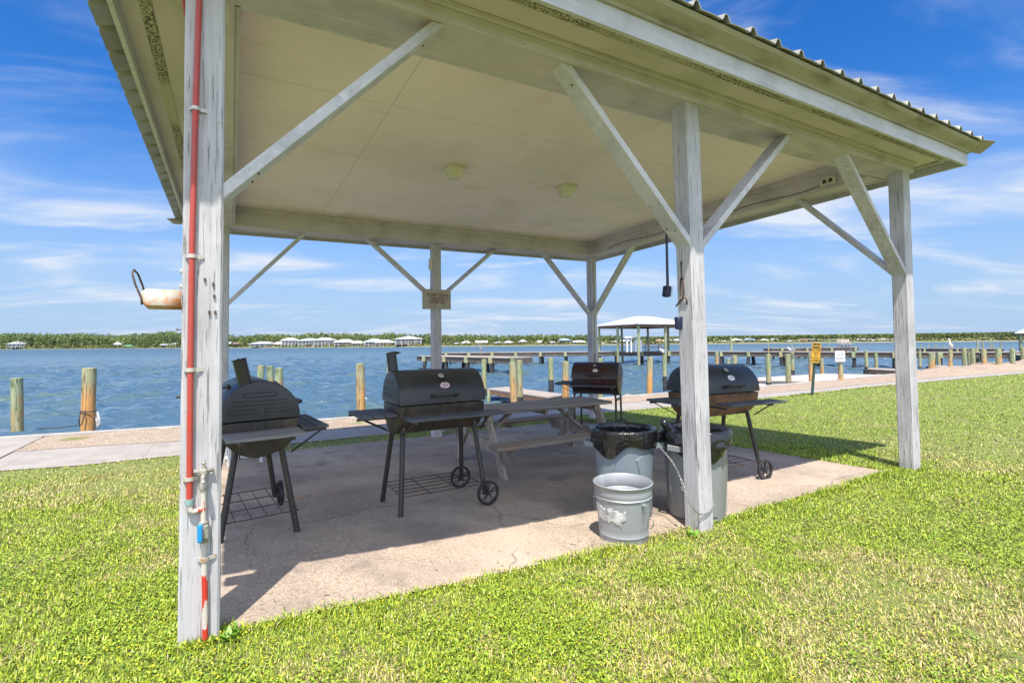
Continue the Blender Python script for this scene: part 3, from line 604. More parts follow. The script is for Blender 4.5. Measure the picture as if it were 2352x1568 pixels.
# bent loose flashing at two corners
fi = FRAME.inverted(); mb = MB()
mb.add([fi @ at(px, py, Y) for px, py, Y in ((2205, 325, 5.86), (2226, 319, 5.80), (2288, 324, 5.80), (2270, 340, 5.90), (2251, 354, 5.99), (2219, 348, 5.99), (2204, 338, 5.94))], [(0, 1, 2, 3, 4, 5, 6)]); mb.build('corner_flashing', M_FLASH, pav, solid=.004)
mb = MB(); c = pp(-OE+.02, PW+OE-.02, ZE+.01)
mb.add([c+Vector(v) for v in ((.10, .0, -.03), (.0, -.02, .0), (-.14, -.02, -.02), (-.05, .03, -.09), (.06, .03, -.09))], [(0, 1, 2, 3, 4)]); mb.build('corner_flashing', M_FLASH, pav, solid=.004)
def brace(p, q, hz=False):
    P, Q = pp(*p), pp(*q); d = (Q-P).normalized(); mb = MB(); mb.beam(P-d*.03, Q+d*.03, .15, .056); br = mb.build('brace', P_BRACE, pav, bevel=.004)
    dn = (Vector((0, 0, -1))-d*(-d.z)).normalized(); sd_ = d.cross(dn)
    for k, o in ((.16, .03), (.20, -.035), ((Q-P).length-.14, .02)):
        mb = MB(); mb.box(P+d*k+dn*.029+sd_*o, (.013, .013, .008)); mb.build('nail_head', M_RUSTD, br)
for p, q in (((HP, 0, 2.29), (1.25, 0, ZB)), ((L1-HP, 0, 2.31), (2.25, 0, ZB)), ((L1+HP, 0, 2.31), (5.03, 0, ZB)), ((PL-HP, 0, 2.25), (6.13, 0, ZB)),
             ((HP, PW, 2.32), (1.20, PW, ZB)), ((L1-HP, PW, 2.48), (2.30, PW, ZB)), ((L1+HP, PW, 2.48), (4.92, PW, ZB)), ((PL-HP, PW, 2.20), (6.16, PW, ZB)),
             ((PL, PW-HP, 2.20), (PL, 4.80, ZB)), ((PL, HP, 2.26), (PL, 1.26, ZB))): brace(p, q)
# nails and hinges of the braces are too small to see; bolts on the front posts are not
for a, b, z in ((.01, -HP-.004, 1.82), (.045, -HP-.004, 1.80), (.05, -HP-.004, 1.74), (.03, -HP-.004, 1.66), (.055, -HP-.004, 1.66)):
    mb = MB(); mb.box((a, b, z), (.009, .01, .016)); mb.build('bolt', M_RUSTD, pav)

# things fixed to the pavilion -------------------------------------------------
def pw(a, b, z): return W(a, b, z+tilt(a, b))
for (a, b), lab in (((2.64, 2.95), 'yellowed square ceiling light left of the ceiling seam, nearer the sign post'), ((4.45, 2.96), 'yellowed square ceiling light towards the right end of the pavilion ceiling')):
    t = thing('ceiling_light', lab, 'ceiling light', pw(a, b, ZC), TH, 'lights on the pavilion ceiling')
    mb = MB(); mb.box((0, 0, -.012), (.25, .25, .024)); mb.build('base_plate', M_LBASE, t, bevel=.004)
    mb = MB(); mb.grid([[(sx_*w, sy*w, z) for sx_, sy in ((-1, -1), (1, -1), (1, 1), (-1, 1))] for w, z in ((.105, -.024), (.10, -.05), (.075, -.15), (.06, -.16))], closed=True); mb.f.append(tuple(range(12, 16))); mb.build('lens', M_LENS, t, bevel=.006, smooth=40)
t = thing('power_outlet', 'cream twin power outlet box on the right roof beam', 'outlet', pw(PL-BI-.001, .72, 3.615), TH)
mb = MB(); mb.box((-.022, 0, 0), (.044, .19, .10)); mb.build('outlet_box', M_BOXW, t, bevel=.005)
for y in (-.04, .04):
    mb = MB(); mb.box((-.046, y, 0), (.006, .05, .055)); mb.build('socket', M_RUSTD, t, bevel=.002)
t['label'] = 'cream twin power outlet box on the right roof beam'
mb = MB(); pts = [(PL-BI-.012, .80+.25*i, 3.585-.02*math.sin(i*1.1)-.0*i) for i in range(19)]; mb.tube([pw(*p) for p in pts], .005, 6)
tag(mb.build('cable', M_ROPE, smooth=180), 'thin dark cable tacked along the right roof beam', 'cable')
# please-clean sign
t = thing('notice_sign', 'old beige notice board with faded red lettering on the far middle post', 'sign', W(L1-.02, PW-.105, 2.33), TH)
mb = MB(); mb.box((0, 0, 0), (.585, .02, .385)); mb.build('board', M_SIGNW, t, bevel=.003)
mb = MB()
for i, ln in enumerate(('PLEASE CLEAN', 'THIS AREA', 'AFTER USE')): text_mesh(mb, ln, .078, (0.01, -.0125, .085-.07*i), (1, 0, 0), (0, 0, 1), .001, .86, .0012)
mb.build('lettering', M_SIGNRED, t, fix=False)
for x, z in ((0, .155), (0, -.155), (-.16, -.14), (.16, -.14)):
    mb = MB(); mb.box((x, -.012, z), (.014, .006, .014)); mb.build('nail', M_RUSTD, t)
mb = MB(); mb.box((0, 0, 0), (.06, .10, .20)); o = mb.build('switch_box', M_BOXW, bevel=.006); o.location = W(L1-HP-.03, PW-.04, 3.02); o.rotation_euler = (0, 0, TH); tag(o, 'small grey switch box above the notice board', 'switch box')
t = thing('electric_box', 'grey weatherproof electric box with conduit on the far right post', 'electric box', W(PL+.02, PW-HP, 1.1), TH)
mb = MB(); mb.box((.0, -.03, 0), (.10, .06, .17)); mb.build('housing', M_GREYB, t, bevel=.006)
mb = MB(); mb.tube([(-.01, -.015, .08), (-.01, -.015, 2.35)], .012, 8); mb.build('conduit', M_CLAMP, t, smooth=40)
mb = MB(); mb.box((.0, -.03, -.24), (.08, .06, .12)); mb.tube([(0, -.02, -.08), (0, -.02, -.2)], .012, 8); mb.build('outlet', M_GREYB, t, bevel=.005)

# red water pipe on the near left post
t = thing('water_pipe', 'red painted water pipe strapped to the near left post', 'pipe'); framed(t)
zb = .06; bf = -HP-.018
mb = MB(); mb.tube([(-.022, bf, 3.50), (-.030, bf, 3.0), (-.036, bf, 2.66), (-.044, bf, 1.99), (-.045, bf, 1.38), (-.043, bf, .745)], .0135, 14); mb.build('red_pipe', M_REDPIPE, t, smooth=60)
mb = MB(); mb.tube([(-.10, .20, 3.28), (-.108, .14, 3.36), (-.122, .06, 3.5), (-.13, .02, ZS-.01)], .012, 10); mb.build('branch_pipe', M_REDPIPE, t, smooth=60)
mb = MB(); mb.tube([(-.043, bf, .765), (-.043, bf, .74)], .018, 12); mb.build('union', M_TEAL, t, smooth=40)
mb = MB(); mb.tube([(-.043, bf, .742), (-.040, bf, .712), (-.028, bf, .703), (.012, bf, .708)], .0135, 12); mb.build('elbow', M_FLAKE, t, smooth=60)
mb = MB(); mb.tube([(.014, bf, .82), (.014, bf, .70), (.018, bf, .5), (.024, bf, .3), (.03, bf, -.1)], .0128, 12); mb.build('flaking_pipe', M_FLAKE, t, smooth=60)
tp = t
mb = MB(); mb.lathe([(.012, .80), (.020, .805), (.021, .83), (.016, .84), (.016, .875), (.022, .88), (.022, .895), (.010, .90), (.006, .92), (.010, .93), (.004, .94)], 14, (.014, bf, 0))
mb.tube([(.014, bf, .868), (.014, bf-.045, .868), (.014, bf-.055, .845)], [.013, .012, .012], 10)
for a in (0, PI): mb.tube([(.014+.018*math.cos(a), bf, .888), (.014+.042*math.cos(a), bf, .893)], [.008, .012], 8)
sp_ = mb.build('spigot', M_BRASS, t, smooth=40)
mb = MB(); mb.box((.016, bf, .60), (.042, .044, .075)); mb.lathe([(.024, .55), (.024, .565)], 8, (.016, bf, 0)); mb.lathe([(.024, .635), (.024, .65)], 8, (.016, bf, 0)); vb = mb.build('valve', M_BRASS, t, bevel=.006)
mb = MB(); mb.box((.002, bf-.04, .607), (.022, .016, .085)); mb.build('valve_grip', M_BLUEV, vb, bevel=.006)
for z, x in ((2.66, -.036), (1.93, -.044), (1.38, -.045), (.86, -.044), (.47, .019)):
    mb = MB(); mb.add([(x+.019*math.cos(u), bf-.019*math.sin(u)*1.0+.004, z+dz) for dz in (-.009, .009) for u in np.linspace(0, PI, 9)]+[(x+.05, -HP-.003, z-.009), (x+.05, -HP-.003, z+.009), (x-.026, -HP-.003, z-.009), (x-.026, -HP-.003, z+.009)],
                      [(i, i+1, 10+i, 9+i) for i in range(8)]+[(0, 9, 19, 18), (8, 20, 21, 17)]); mb.build('pipe_strap', M_CLAMP, t, solid=.004)
# rusty hose hanger
t = thing('hose_hanger', 'rusty white metal hose hanger on the near left post', 'hose hanger'); framed(t)
mb = MB(); x0, x1 = -HP-.001, -.243
mb.grid([[(x, y, z) for y, z in ((-.088, 1.765), (-.088, 1.690), (-.080, 1.684), (.0, 1.676), (.045, 1.69), (.05, 1.73))] for x in (x0, (x0+x1)/2, x1+.02)]+[[(x1, y, z) for y, z in ((-.088, 1.752), (-.088, 1.715), (-.080, 1.708), (.0, 1.70), (.042, 1.71), (.046, 1.73))]])
mb.build('tray', M_RUSTW, t, solid=.004, smooth=30)
mb = MB(); mb.tube([(x1+.004, -.09, 1.69), (x1+.002, -.09, 1.72), (x1-.022, -.09, 1.785), (x1-.034, -.085, 1.835), (x1-.032, -.06, 1.856), (x1-.02, -.03, 1.84), (x1-.002, -.01, 1.78), (x1+.006, 0, 1.72)], .0045, 8); mb.build('wire_loop', M_RUSTD, t, smooth=180)
for z, r_ in ((1.865, .010), (1.785, .007), (1.565, .005), (1.545, .004)):
    pass
mb = MB(); mb.tube([(-HP, -.05, 1.575), (-HP-.02, -.05, 1.575)], .003, 6); mb.box((-HP-.02, -.05, 1.575), (.004, .012, .012)); mb.build('screw', M_RUSTD, t)
for z in (1.86, 1.785):
    mb = MB(); mb.lathe([(.004, -.01), (.010, 0), (.004, .01)], 8, (-HP-.004, -.05, z)); mb.build('knob', M_CLAMP, t, smooth=60)

# grill brush hanging from the brace of the middle post
t = thing('grill_brush', 'dark blue long handled grill brush hanging from a brace', 'brush', W(3.425, .10, 2.40), TH)
mb = MB(); mb.tube([(.0, 0, .04), (0, 0, -.42), (-.005, 0, -.445)], [.010, .0125, .012], 10); mb.build('handle', M_DKPL, t, smooth=60)
mb = MB(); mb.beam((-.004, 0, -.435), (-.022, 0, -.53), .06, .05, (1, 0, 0)); mb.build('head', M_DKPL, t, bevel=.008)
mb = MB()
for i in range(8):
    for j in range(3): mb.tube([(.012-.0022*i, -.018+.018*j, -.448-.0105*i), (.045-.0022*i, -.018+.018*j, -.446-.0105*i)], .0022, 5)
mb.build('bristles', M_WIRE, t)
# hook, clip and rusty bits on the middle post
t = thing('tool_hook', 'rusty hook and snap clip on the left face of the middle post', 'hook', W(L1-HP-.004, 0, 0), TH)
mb = MB(); mb.tube([(0, .03, 2.19), (-.012, .02, 2.155), (-.012, .022, 2.09), (-.010, .02, 2.02)], .005, 6); mb.tube([(0, .05, 2.16), (-.012, .03, 2.15), (0, .0, 2.17)], .004, 6)
mb.tube([(-.012, .03, 2.03), (-.014, .035, 1.95), (-.014, .03, 1.88), (-.013, .01, 1.865), (-.012, .0, 1.88), (-.012, .0, 1.98), (-.012, .012, 2.03)], .006, 6)
mb.build('clip', M_RUSTD, t, smooth=180)
mb = MB(); mb.tube([(-.004, .095, 1.79), (-.014, .06, 1.815), (-.016, .0, 1.865), (-.014, -.03, 1.845), (-.004, -.025, 1.80)], .007, 6); mb.build('bracket', M_RUSTD, t, smooth=180)
mb = MB(); mb.lathe([(.012, -.055), (.03, -.05), (.034, 0), (.036, .045), (.030, .055)], 12); o = mb.build('hose_holder', M_DKPL, smooth=40); o.location = W(L1-HP-.02, .06, 1.64); tag(o, 'black plastic cup fixed behind the middle post', 'cup')
mb = MB(); mb.tube([(0, 0, .07), (.014, 0, .05), (.018, 0, .01), (.008, 0, -.0), (.012, 0, -.05), (.006, 0, -.085)], [.008, .012, .010, .007, .009, .006], 6); o = mb.build('rusty_hinge', M_RUSTW, smooth=180); o.location = W(L1+HP, -.03, 1.72); o.rotation_euler = (0, 0, TH); tag(o, 'rusty hinge remnant on the right edge of the middle post', 'hinge')

# ================================================================== THE GRILLS
def ell(mb, c, ux, uy, rx, ry, n=20, th=.004):
    c = Vector(c); ux = Vector(ux); uy = Vector(uy); nn = ux.cross(uy)
    mb.prism([(rx*math.cos(2*PI*i/n), ry*math.sin(2*PI*i/n)) for i in range(n)], c, ux, uy, nn, th)
def grill(label, loc, rz, lid=M_BLACK, fire=M_FIREB, shelf=M_SHELF, side=M_SHELF, bent=False, colour_badge=True, fl=(-.42, .56), chimney=True, prop=False, RR=.30, zc=1.035, spl=.315):
    t = thing('barrel_grill', label, 'grill', loc, rz, 'barrel grills under the pavilion')
    L = .90; h = L/2
    mb = MB(); na = 22
    def halfbarrel(r, a0, a1, z0, hx, cap, rd):
        rows = []
        for x, rr in ((-hx, r-rd), (-hx+rd*.3, r-rd*.3), (-hx+rd, r), (hx-rd, r), (hx-rd*.3, r-rd*.3), (hx, r-rd)):
            rows.append([(x, rr*math.cos(a0+(a1-a0)*i/na), z0+rr*math.sin(a0+(a1-a0)*i/na)) for i in range(na+1)])
        mb.grid(rows); k = len(mb.v)
        mb.f.append(tuple(range(k-6*(na+1), k-5*(na+1)))); mb.f.append(tuple(range(k-(na+1), k)))
    halfbarrel(RR-.006, PI, 2*PI, zc, h-.012, True, .012)
    # closed flat top rim of the firebox and its raised front lip
    mb.box((0, 0, zc-.004), (L-.03, 2*RR-.02, .008))
    fb = mb.build('firebox', fire, t, smooth=35)
    mb = MB(); halfbarrel(RR+.008, -.02, PI+.02, zc+.02, h, True, .018)
    k = len(mb.v)-6*(na+1)
    ld = mb.build('lid', lid, t, smooth=35)
    for s_ in (-1, 1):                                    # pressed ribs on both end plates
        for y0, y1, z in ((-.12, .12, .215), (-.20, .20, .150), (-.23, -.03, .085), (.03, .23, .085)):
            rr = .016; pts = [(s_*(h+.001), y0+rr-rr*math.sin(u), zc+z+rr*math.cos(u)) for u in np.linspace(0, PI, 7)]+[(s_*(h+.001), y1-rr+rr*math.sin(u), zc+z-rr*math.cos(u)) for u in np.linspace(0, PI, 7)]
            mb = MB(); mb.tube(pts, .0035, 5, closed=True); mb.build('pressed_rib', lid, ld, smooth=180)
    def onlid(x, ang, off=0):
        r = RR+.008+off; return Vector((x, -r*math.cos(ang), zc+.02+r*math.sin(ang)))
    hd = R(12)
    mb = MB(); mb.tube([onlid(-.12, hd, -.01), onlid(-.122, hd, .065), onlid(-.10, hd, .088), onlid(.10, hd, .088), onlid(.122, hd, .065), onlid(.12, hd, -.01)], [.016, .016, .015, .015, .016, .016], 10)
    for x in (-.12, .12): mb.tube([onlid(x, hd, -.005), onlid(x, hd, .012)], .024, 12)
    mb.build('handle', M_LEG, t, smooth=50)
    def badge(name, ang, rx, ry, m_, th=.012, x=0):
        p = onlid(x, ang, -.001); ux = Vector((1, 0, 0)); uy = Vector((0, math.sin(ang), math.cos(ang)))
        b_ = MB(); ell(b_, p, ux, uy, rx, ry, 22, th); return b_.build(name, m_, t, smooth=30), p, ux, uy
    dial, p, ux, uy = badge('thermometer', R(50), .036, .036, M_LEG, .022)
    nn = ux.cross(uy); mb = MB(); ell(mb, p+nn*.0222, ux, uy, .030, .030, 20, .002); fc = mb.build('dial_face', M_CHROME, dial)
    mb = MB(); mb.prism([(-.002, -.004), (.002, -.004), (.001, .022), (-.001, .022)], p+nn*.0245, ux, uy, nn, .001); mb.build('needle', M_SIGNK, dial)
    em, p, ux, uy = badge('badge', R(31), .052, .034, M_WHITEP, .005, .02); nn = ux.cross(uy)
    if colour_badge:
        mb = MB()
        for x, y, w, hh, rr in ((-.012, .012, .044, .011, .35), (.012, -.010, .050, .010, .35), (-.022, -.016, .022, .007, .35)):
            mb.prism([(x-w/2, y-hh/2-rr*w/2), (x+w/2, y-hh/2+rr*w/2), (x+w/2, y+hh/2+rr*w/2), (x-w/2, y+hh/2-rr*w/2)], p+nn*.0055, ux, uy, nn, .0012)
        mb.build('red_stripe', M_REDP, em)
        mb = MB(); mb.tube([p+nn*.005+ux*(.050*math.cos(u))+uy*(.032*math.sin(u)) for u in np.linspace(0, 2*PI, 24)[:-1]], .0022, 5, closed=True); mb.build('badge_edge', M_REDP, em)
    mb = MB()
    for x, y in ((-.028, 0), (-.008, .001), (.012, .003), (.030, .006)): mb.prism([(x-.007, y-.006), (x-.004, y-.006), (x-.003, y+.002), (x+.003, y+.002), (x+.004, y-.006), (x+.007, y-.006), (x+.004, y+.008), (x-.005, y+.008)], p+nn*.006, ux, uy, nn, .0012)
    mb.build('badge_lettering', M_BLUEP, em)
    if chimney:
        c = Vector((-.385, .09, zc+.25)); mb = MB(); rows = [(.050, 0), (.050, .25), (.052, .255), (.046, .255), (.046, .02)]
        mb.lathe(rows, 20, (0, 0, 0)); ch = mb.build('chimney', M_LEG, t, smooth=40); ch.location = c; ch.rotation_euler = (R(-13), R(-3), 0)
        mb = MB(); mb.lathe([(.058, .252), (.058, .258)], 18); mb.box((.045, 0, .262), (.06, .012, .006)); cp = mb.build('damper_cap', M_LEG, ch, bevel=.002); cp.rotation_euler = (0, R(7), 0)
    # shelves
    zs_ = zc-.08
    mb = MB()
    for i in range(3): mb.box((-h-.06-.115*i, 0, zs_), (.105, .54, .024))
    sd_ = mb.build('side_shelf', side, t, bevel=.003)
    for y in (-.18, .18):
        mb = MB(); mb.beam((-h+.02, y, zs_-.022), (-h-.36, y, zs_-.022), .022, .022); bk = mb.build('shelf_bracket', M_LEG, t)
        mb = MB(); mb.tube([(-h-.30, y, zs_-.03), (-h+.01, y*.8, zs_-.19)], .006, 6); mb.build('strut', M_LEG, bk)
    mb = MB()
    for i in range(2): mb.box(((fl[0]+fl[1])/2, -RR-.085-.115*i, zs_-.02), (fl[1]-fl[0], .105, .024))
    mb.build('front_shelf', shelf, t, bevel=.003)
    for x in (-.36, .36):
        mb = MB(); mb.beam((x, -RR+.0, zs_-.045), (x, -RR-.24, zs_-.045), .022, .02); bk = mb.build('shelf_bracket', M_LEG, t)
        mb = MB(); mb.beam((x, -RR-.20, zs_-.05), (x-.06*(1 if x < 0 else -1), -RR+.06, zs_-.20), .024, .006); mb.build('strut', M_LEG, bk)
    # legs, wheels, rack
    wr = .121
    if not bent:
        for sx_ in (-1, 1):
            for sy in (-1, 1):
                mb = MB(); zb_ = 0.0 if sx_ < 0 else wr*.8
                tp_ = Vector((sx_*.375, sy*.165, zc-.225)); bt = Vector((sx_*.445, sy*spl, 0)); d = bt-tp_; e = tp_+d*((tp_.z-zb_)/tp_.z)
                mb.tube([tp_-d.normalized()*.03, e], .0245, 12); lg = mb.build('leg', M_LEG, t, smooth=50)
                mb = MB(); mb.tube([tp_+Vector((0, sy*.012, .015)), tp_+Vector((0, sy*.034, .006))], .007, 6); mb.build('bolt', M_CLAMP, lg)
    else:
        for y in (-.26, .26):
            mb = MB(); zt_ = .80
            mb.tube([(-.40, y*1.06, 0), (-.40, y, zt_-.10), (-.385, y, zt_-.04), (-.33, y, zt_), (.33, y, zt_), (.385, y, zt_-.04), (.40, y, zt_-.10), (.40, y*1.06, wr*.7)], .020, 12); mb.build('leg_frame', M_LEG, t, smooth=60)
        mb = MB(); mb.beam((.40, -.27, .66), (.40, .27, .66), .012, .05); mb.beam((-.40, -.27, .66), (-.40, .27, .66), .012, .05); mb.build('cross_bar', M_LEG, t)
    for sy in (-1, 1):
        wc = Vector((.445, sy*(spl+.03), wr)) if not bent else Vector((.40, sy*.31, wr))
        mb = MB(); hub = [(.010, -.020), (.018, -.018), (.020, .016), (.010, .020)]
        mb.lathe(hub, 12)
        for i in range(5):
            for o in (-.16, .16):
                u = 2*PI*i/5+.3; p0 = Vector((.015*math.cos(u+o), .015*math.sin(u+o), 0)); p1 = Vector((.100*math.cos(u+o*1.1), .100*math.sin(u+o*1.1), 0)); mb.beam(p0, p1, .007, .012)
        wh = mb.build('wheel', M_TYRE, t, smooth=40); wh.location = wc; wh.rotation_euler = (PI/2, 0, 0)
        mb = MB(); mb.lathe([(.097, -.013), (.110, -.017), (.118, -.015), (wr, -.008), (wr, .008), (.118, .015), (.110, .017), (.097, .013), (.097, -.013)], 40, closed=True); mb.build('tyre', M_TYRE, wh, smooth=50)
    mb = MB(); zr = .20; x0, x1, y0 = -.42, .42, .285
    for i in range(6): y = -y0+2*y0*i/5; mb.tube([(x0, y, zr), (x1, y, zr)], .0042, 6)
    for x in (x0, x0+.28, x0+.56, x1): mb.tube([(x, -y0-.02, zr-.006), (x, y0+.02, zr-.006)], .0042, 6)
    mb.build('bottom_rack', M_WIRE, t, smooth=60)
    if prop:
        mb = MB(); mb.tube([(-.15, .20, zc+.27), (-.12, .30, zc+.25), (-.05, .55, zc+.20)], .011, 8); mb.lathe([(.012, -.02), (.024, 0), (.012, .02)], 10, (-.15, .20, zc+.27)); mb.build('lid_prop', M_LEG, t, smooth=60)
    return t
def gp(a, b, off=0): return W(a, b, SURF(a, b)+off)
grill('black barrel grill in the centre of the patio with red and white badge', gp(1.935, 1.88), TH)
grill('black barrel grill seen end on just behind the near left post', gp(.285, 1.96, -.02), TH+R(96), side=M_SHELFG, fl=(-.40, .42), prop=True, RR=.295, zc=.96, spl=.285)
grill('rust red barrel grill on bent tube legs beyond the picnic table', gp(6.35, 4.62), TH+R(-52), lid=M_RUSTLID, fire=M_RUSTLID, bent=True, colour_badge=False, chimney=False, fl=(-.42, .42))
grill('black barrel grill with rust brown belly half hidden behind the middle post', gp(5.22, 1.08), TH+R(-5), fire=M_RUSTY, colour_badge=False, chimney=False, fl=(-.30, .58))

# ================================================================== PICNIC TABLE
def picnic_table():
    zt, zbn, Lh = .80, .455, 1.15
    t = thing('picnic_table', 'weathered grey wooden picnic table with two attached benches', 'picnic table', gp(3.98, 3.17), TH+R(.5))
    mb = MB()
    for i in range(5): mb.box((random.uniform(-.01, .01), -.30+.15*i, zt+random.uniform(-.002, .002)), (2*Lh+random.uniform(-.02, .02), .139, .042))
    mb.build('tabletop', M_TABLE, t, bevel=.005)
    for s_ in (-1, 1):
        mb = MB()
        for i in range(2): mb.box((random.uniform(-.015, .015), s_*(.74+.145*i), zbn+random.uniform(-.002, .002)), (2*Lh+random.uniform(-.02, .02), .138, .042))
        mb.build('bench', M_TABLE, t, bevel=.005)
    for x in (-.92, .92):
        sg = 1 if x < 0 else -1
        for s_ in (-1, 1):
            mb = MB(); d = Vector((0, s_*.45, -.78)).normalized(); p0 = Vector((x, s_*.26, zt-.022)); p1 = Vector((x, s_*.72, -.0))
            n_ = Vector((0, d.z, -d.y)); w = .075
            pts = [p0+n_*w, p0-n_*w, p1-n_*w, p1+n_*w]; pts = [(q.y, min(max(q.z, 0.0), zt-.022)) for q in pts]
            mb.prism(pts, (x-.021, 0, 0), (0, 1, 0), (0, 0, 1), (1, 0, 0), .042); mb.build('leg', M_TLEG, t, bevel=.004)
        mb = MB(); mb.prism([(-.88, zbn-.022), (.88, zbn-.022), (.88, zbn-.10), (.82, zbn-.165), (-.82, zbn-.165), (-.88, zbn-.10)], (x+sg*.022, 0, 0), (0, 1, 0), (0, 0, 1), (sg, 0, 0), .04); mb.build('bench_support', M_TLEG, t, bevel=.004)
        mb = MB(); mb.box((x+sg*.042, 0, zt-.065), (.04, .66, .088)); mb.build('top_cleat', M_TLEG, t, bevel=.004)
        mb = MB(); mb.beam((x+sg*.075, 0, zbn-.06), (x+sg*.55, 0, zt-.03), .088, .04); mb.build('diagonal_brace', M_TLEG, t, bevel=.004)
    mb = MB(); mb.box((0, 0, zt-.06), (.04, .62, .078)); mb.build('middle_cleat', M_TLEG, t, bevel=.004)
    for s_ in (-1, 1):
        mb = MB(); mb.box((0, s_*.81, zbn-.055), (.04, .24, .066)); mb.build('bench_cleat', M_TLEG, t, bevel=.004)
    return t
picnic_table()

# ================================================================== BINS AND BUCKET
def crinkle(u, v, sd=0): return mnoise.noise(Vector((u*3.2, v*6+sd, sd*1.7)))*.6+mnoise.noise(Vector((u*9, v*14, sd*2.3+4)))*.4
def bin_(label, loc, rz, mat_, bagm, droop, sd, puff, r0=.245, r1=.292, hh=.79):
    t = thing('rubbish_bin', label, 'rubbish bin', loc, rz, 'grey bins by the middle post')
    mb = MB(); n = 48
    prof = [(r0-.02, .0), (r0, .012), (r0+.004, .05), (r1-.018, hh-.12), (r1-.016, hh-.10), (r1-.002, hh-.095), (r1, hh-.02), (r1+.012, hh-.012), (r1+.012, hh), (r1-.012, hh), (r1-.03, hh-.08), (r0-.02, .06)]
    mb.lathe(prof, n); mb.build('bin_body', mat_, t, smooth=35)
    # raised saddle shapes moulded on the wall
    for a_ in (0, PI/2, PI, 3*PI/2):
        mb = MB(); rows = []
        for j in range(13):
            z = .06+(.60-.06)*j/12; rr = r0+.004+(r1-.022-r0)*(z-.05)/(hh-.17)
            half_ = .55-.26*math.sin(PI*min(1, (z-.02)/.60))**1.2 if z < .55 else .40*(.62-z)/.07+.1
            rows.append([((rr+off)*math.cos(a_+PI/4+k*half_), (rr+off)*math.sin(a_+PI/4+k*half_), z) for k, off in ((-1, .0), (-.93, .009), (-.5, .010), (0, .010), (.5, .010), (.93, .009), (1, .0))])
        mb.grid(rows); mb.build('moulded_panel', mat_, t, smooth=50)
    for a_ in (0.0, PI):
        mb = MB(); ca = Vector((math.cos(a_), math.sin(a_), 0)); sa = Vector((-math.sin(a_), math.cos(a_), 0)); z = hh-.14
        p = [ca*(r1-.01)+sa*y for y in (-.075, .075)]; q = [ca*(r1+.075)+sa*y for y in (-.06, .06)]
        mb.beam(p[0]+Vector((0, 0, z)), q[0]+Vector((0, 0, z+.012)), .016, .05); mb.beam(p[1]+Vector((0, 0, z)), q[1]+Vector((0, 0, z+.012)), .016, .05); mb.beam(q[0]+Vector((0, 0, z+.012)), q[1]+Vector((0, 0, z+.012)), .02, .05)
        mb.build('bin_handle', mat_, t, bevel=.005)
    # bag: from inside the bin over the rim and down the outside in loose folds
    mb = MB(); nu = 120; rows = []
    for j in range(30):
        row = []
        for i in range(nu):
            u = 2*PI*i/nu; cu, su = math.cos(u), math.sin(u); dr = droop(u)
            if j < 12:
                k = j/11; z = hh-.42+.42*k; r_ = r1-.045+.022*k-(.02+.10*(1-k))*abs(crinkle(u, k*1.5, sd))*(1-k*.75); rows_z = z+.012*k
            elif j < 16:
                k = (j-11)/4; r_ = r1-.023+.046*k; rows_z = hh+.010+.012*math.sin(PI*k)+.004*crinkle(u, k, sd)
            else:
                k = (j-15)/14; rows_z = hh+.006-dr*k; r_ = r1+.020+puff*math.sin(PI*min(1, k*1.0))*(0.55+.9*abs(crinkle(u, k*.8, sd+3)))+.010*crinkle(u*2.2, k*2, sd)*min(1, k*3)-.012*k
                r_ = max(r_, r0+(r1-r0)*(rows_z/hh)+.012)
            row.append((r_*cu, r_*su, rows_z))
        rows.append(row)
    mb.grid(rows, closed=True); mb.f.append(tuple(range(nu))); mb.build('bin_bag', bagm, t, smooth=70)
    return t
dr1 = lambda u: .15+.07*math.exp(-((math.degrees(u) % 360-245)/22)**2)+.03*math.sin(2*u+1)+.02*math.sin(5*u)
dr2 = lambda u: .20+.05*math.sin(u*2+.5)+.035*math.sin(3*u+2)
bin_('grey plastic bin lined with a black bag, behind the metal bucket', gp(3.385, .65), TH+R(-38), M_CAN, M_BAG, dr1, 1, .010)
cb2 = bin_('scuffed grey plastic bin with a loose black bag, right behind the middle post', gp(3.93, .27), TH+R(10), M_CAN2, M_BAG, dr2, 5, .038)
# knotted corner of the bag sticking out on both sides
for (o, dx_) in ((Vector((-.26, .10, .80)), Vector((-.10, .02, .10))), (Vector((.285, -.02, .56)), Vector((.12, -.03, -.07)))):
    d = dx_.normalized(); mb = MB(); mb.tube([o-d*.10, o-d*.02, o+dx_*.5, o+dx_], [.075, .05, .04, .022], 9); mb.build('bag_knot', M_BAG, cb2, smooth=180)
t = thing('metal_bucket', 'dented galvanised bucket with torn paper label in front of the bins', 'bucket', gp(2.93, .17), TH)
n = 48; hb = .45; r0, r1 = .193, .236; rr = lambda z: r0+(r1-r0)*z/hb
prof = [(.17, .012), (r0-.006, .012), (r0-.004, 0), (r0+.004, 0), (rr(.045), .045), (rr(.05)+.005, .052), (rr(.06), .060)]+[(rr(z), z) for z in (.1, .18, .26, .32)]
prof += [(rr(.335), .335), (rr(.345)+.008, .345), (rr(.355), .355), (rr(.375)+.006, .375), (rr(.39), .39), (rr(.43), .43), (r1+.006, .438), (r1+.008, .447), (r1+.001, .452), (r1-.006, .445), (rr(.39)-.006, .39), (rr(.355)-.005, .355), (rr(.345)+.001, .345), (rr(.335)-.006, .335), (rr(.06)-.006, .06), (.17, .02)]
mb = MB(); mb.lathe(prof, n)
vs = []
for v in mb.v:
    u = math.atan2(v[1], v[0]); k = 1+.012*math.sin(2*u+.7)*(v[2]/hb)+.006*mnoise.noise(Vector((math.cos(u)*2, math.sin(u)*2, v[2]*5))); vs.append((v[0]*k, v[1]*k, v[2]))
mb.v = vs; mb.build('bucket_body', M_GALV, t, smooth=40)
mb = MB(); rows = []                                      # torn label
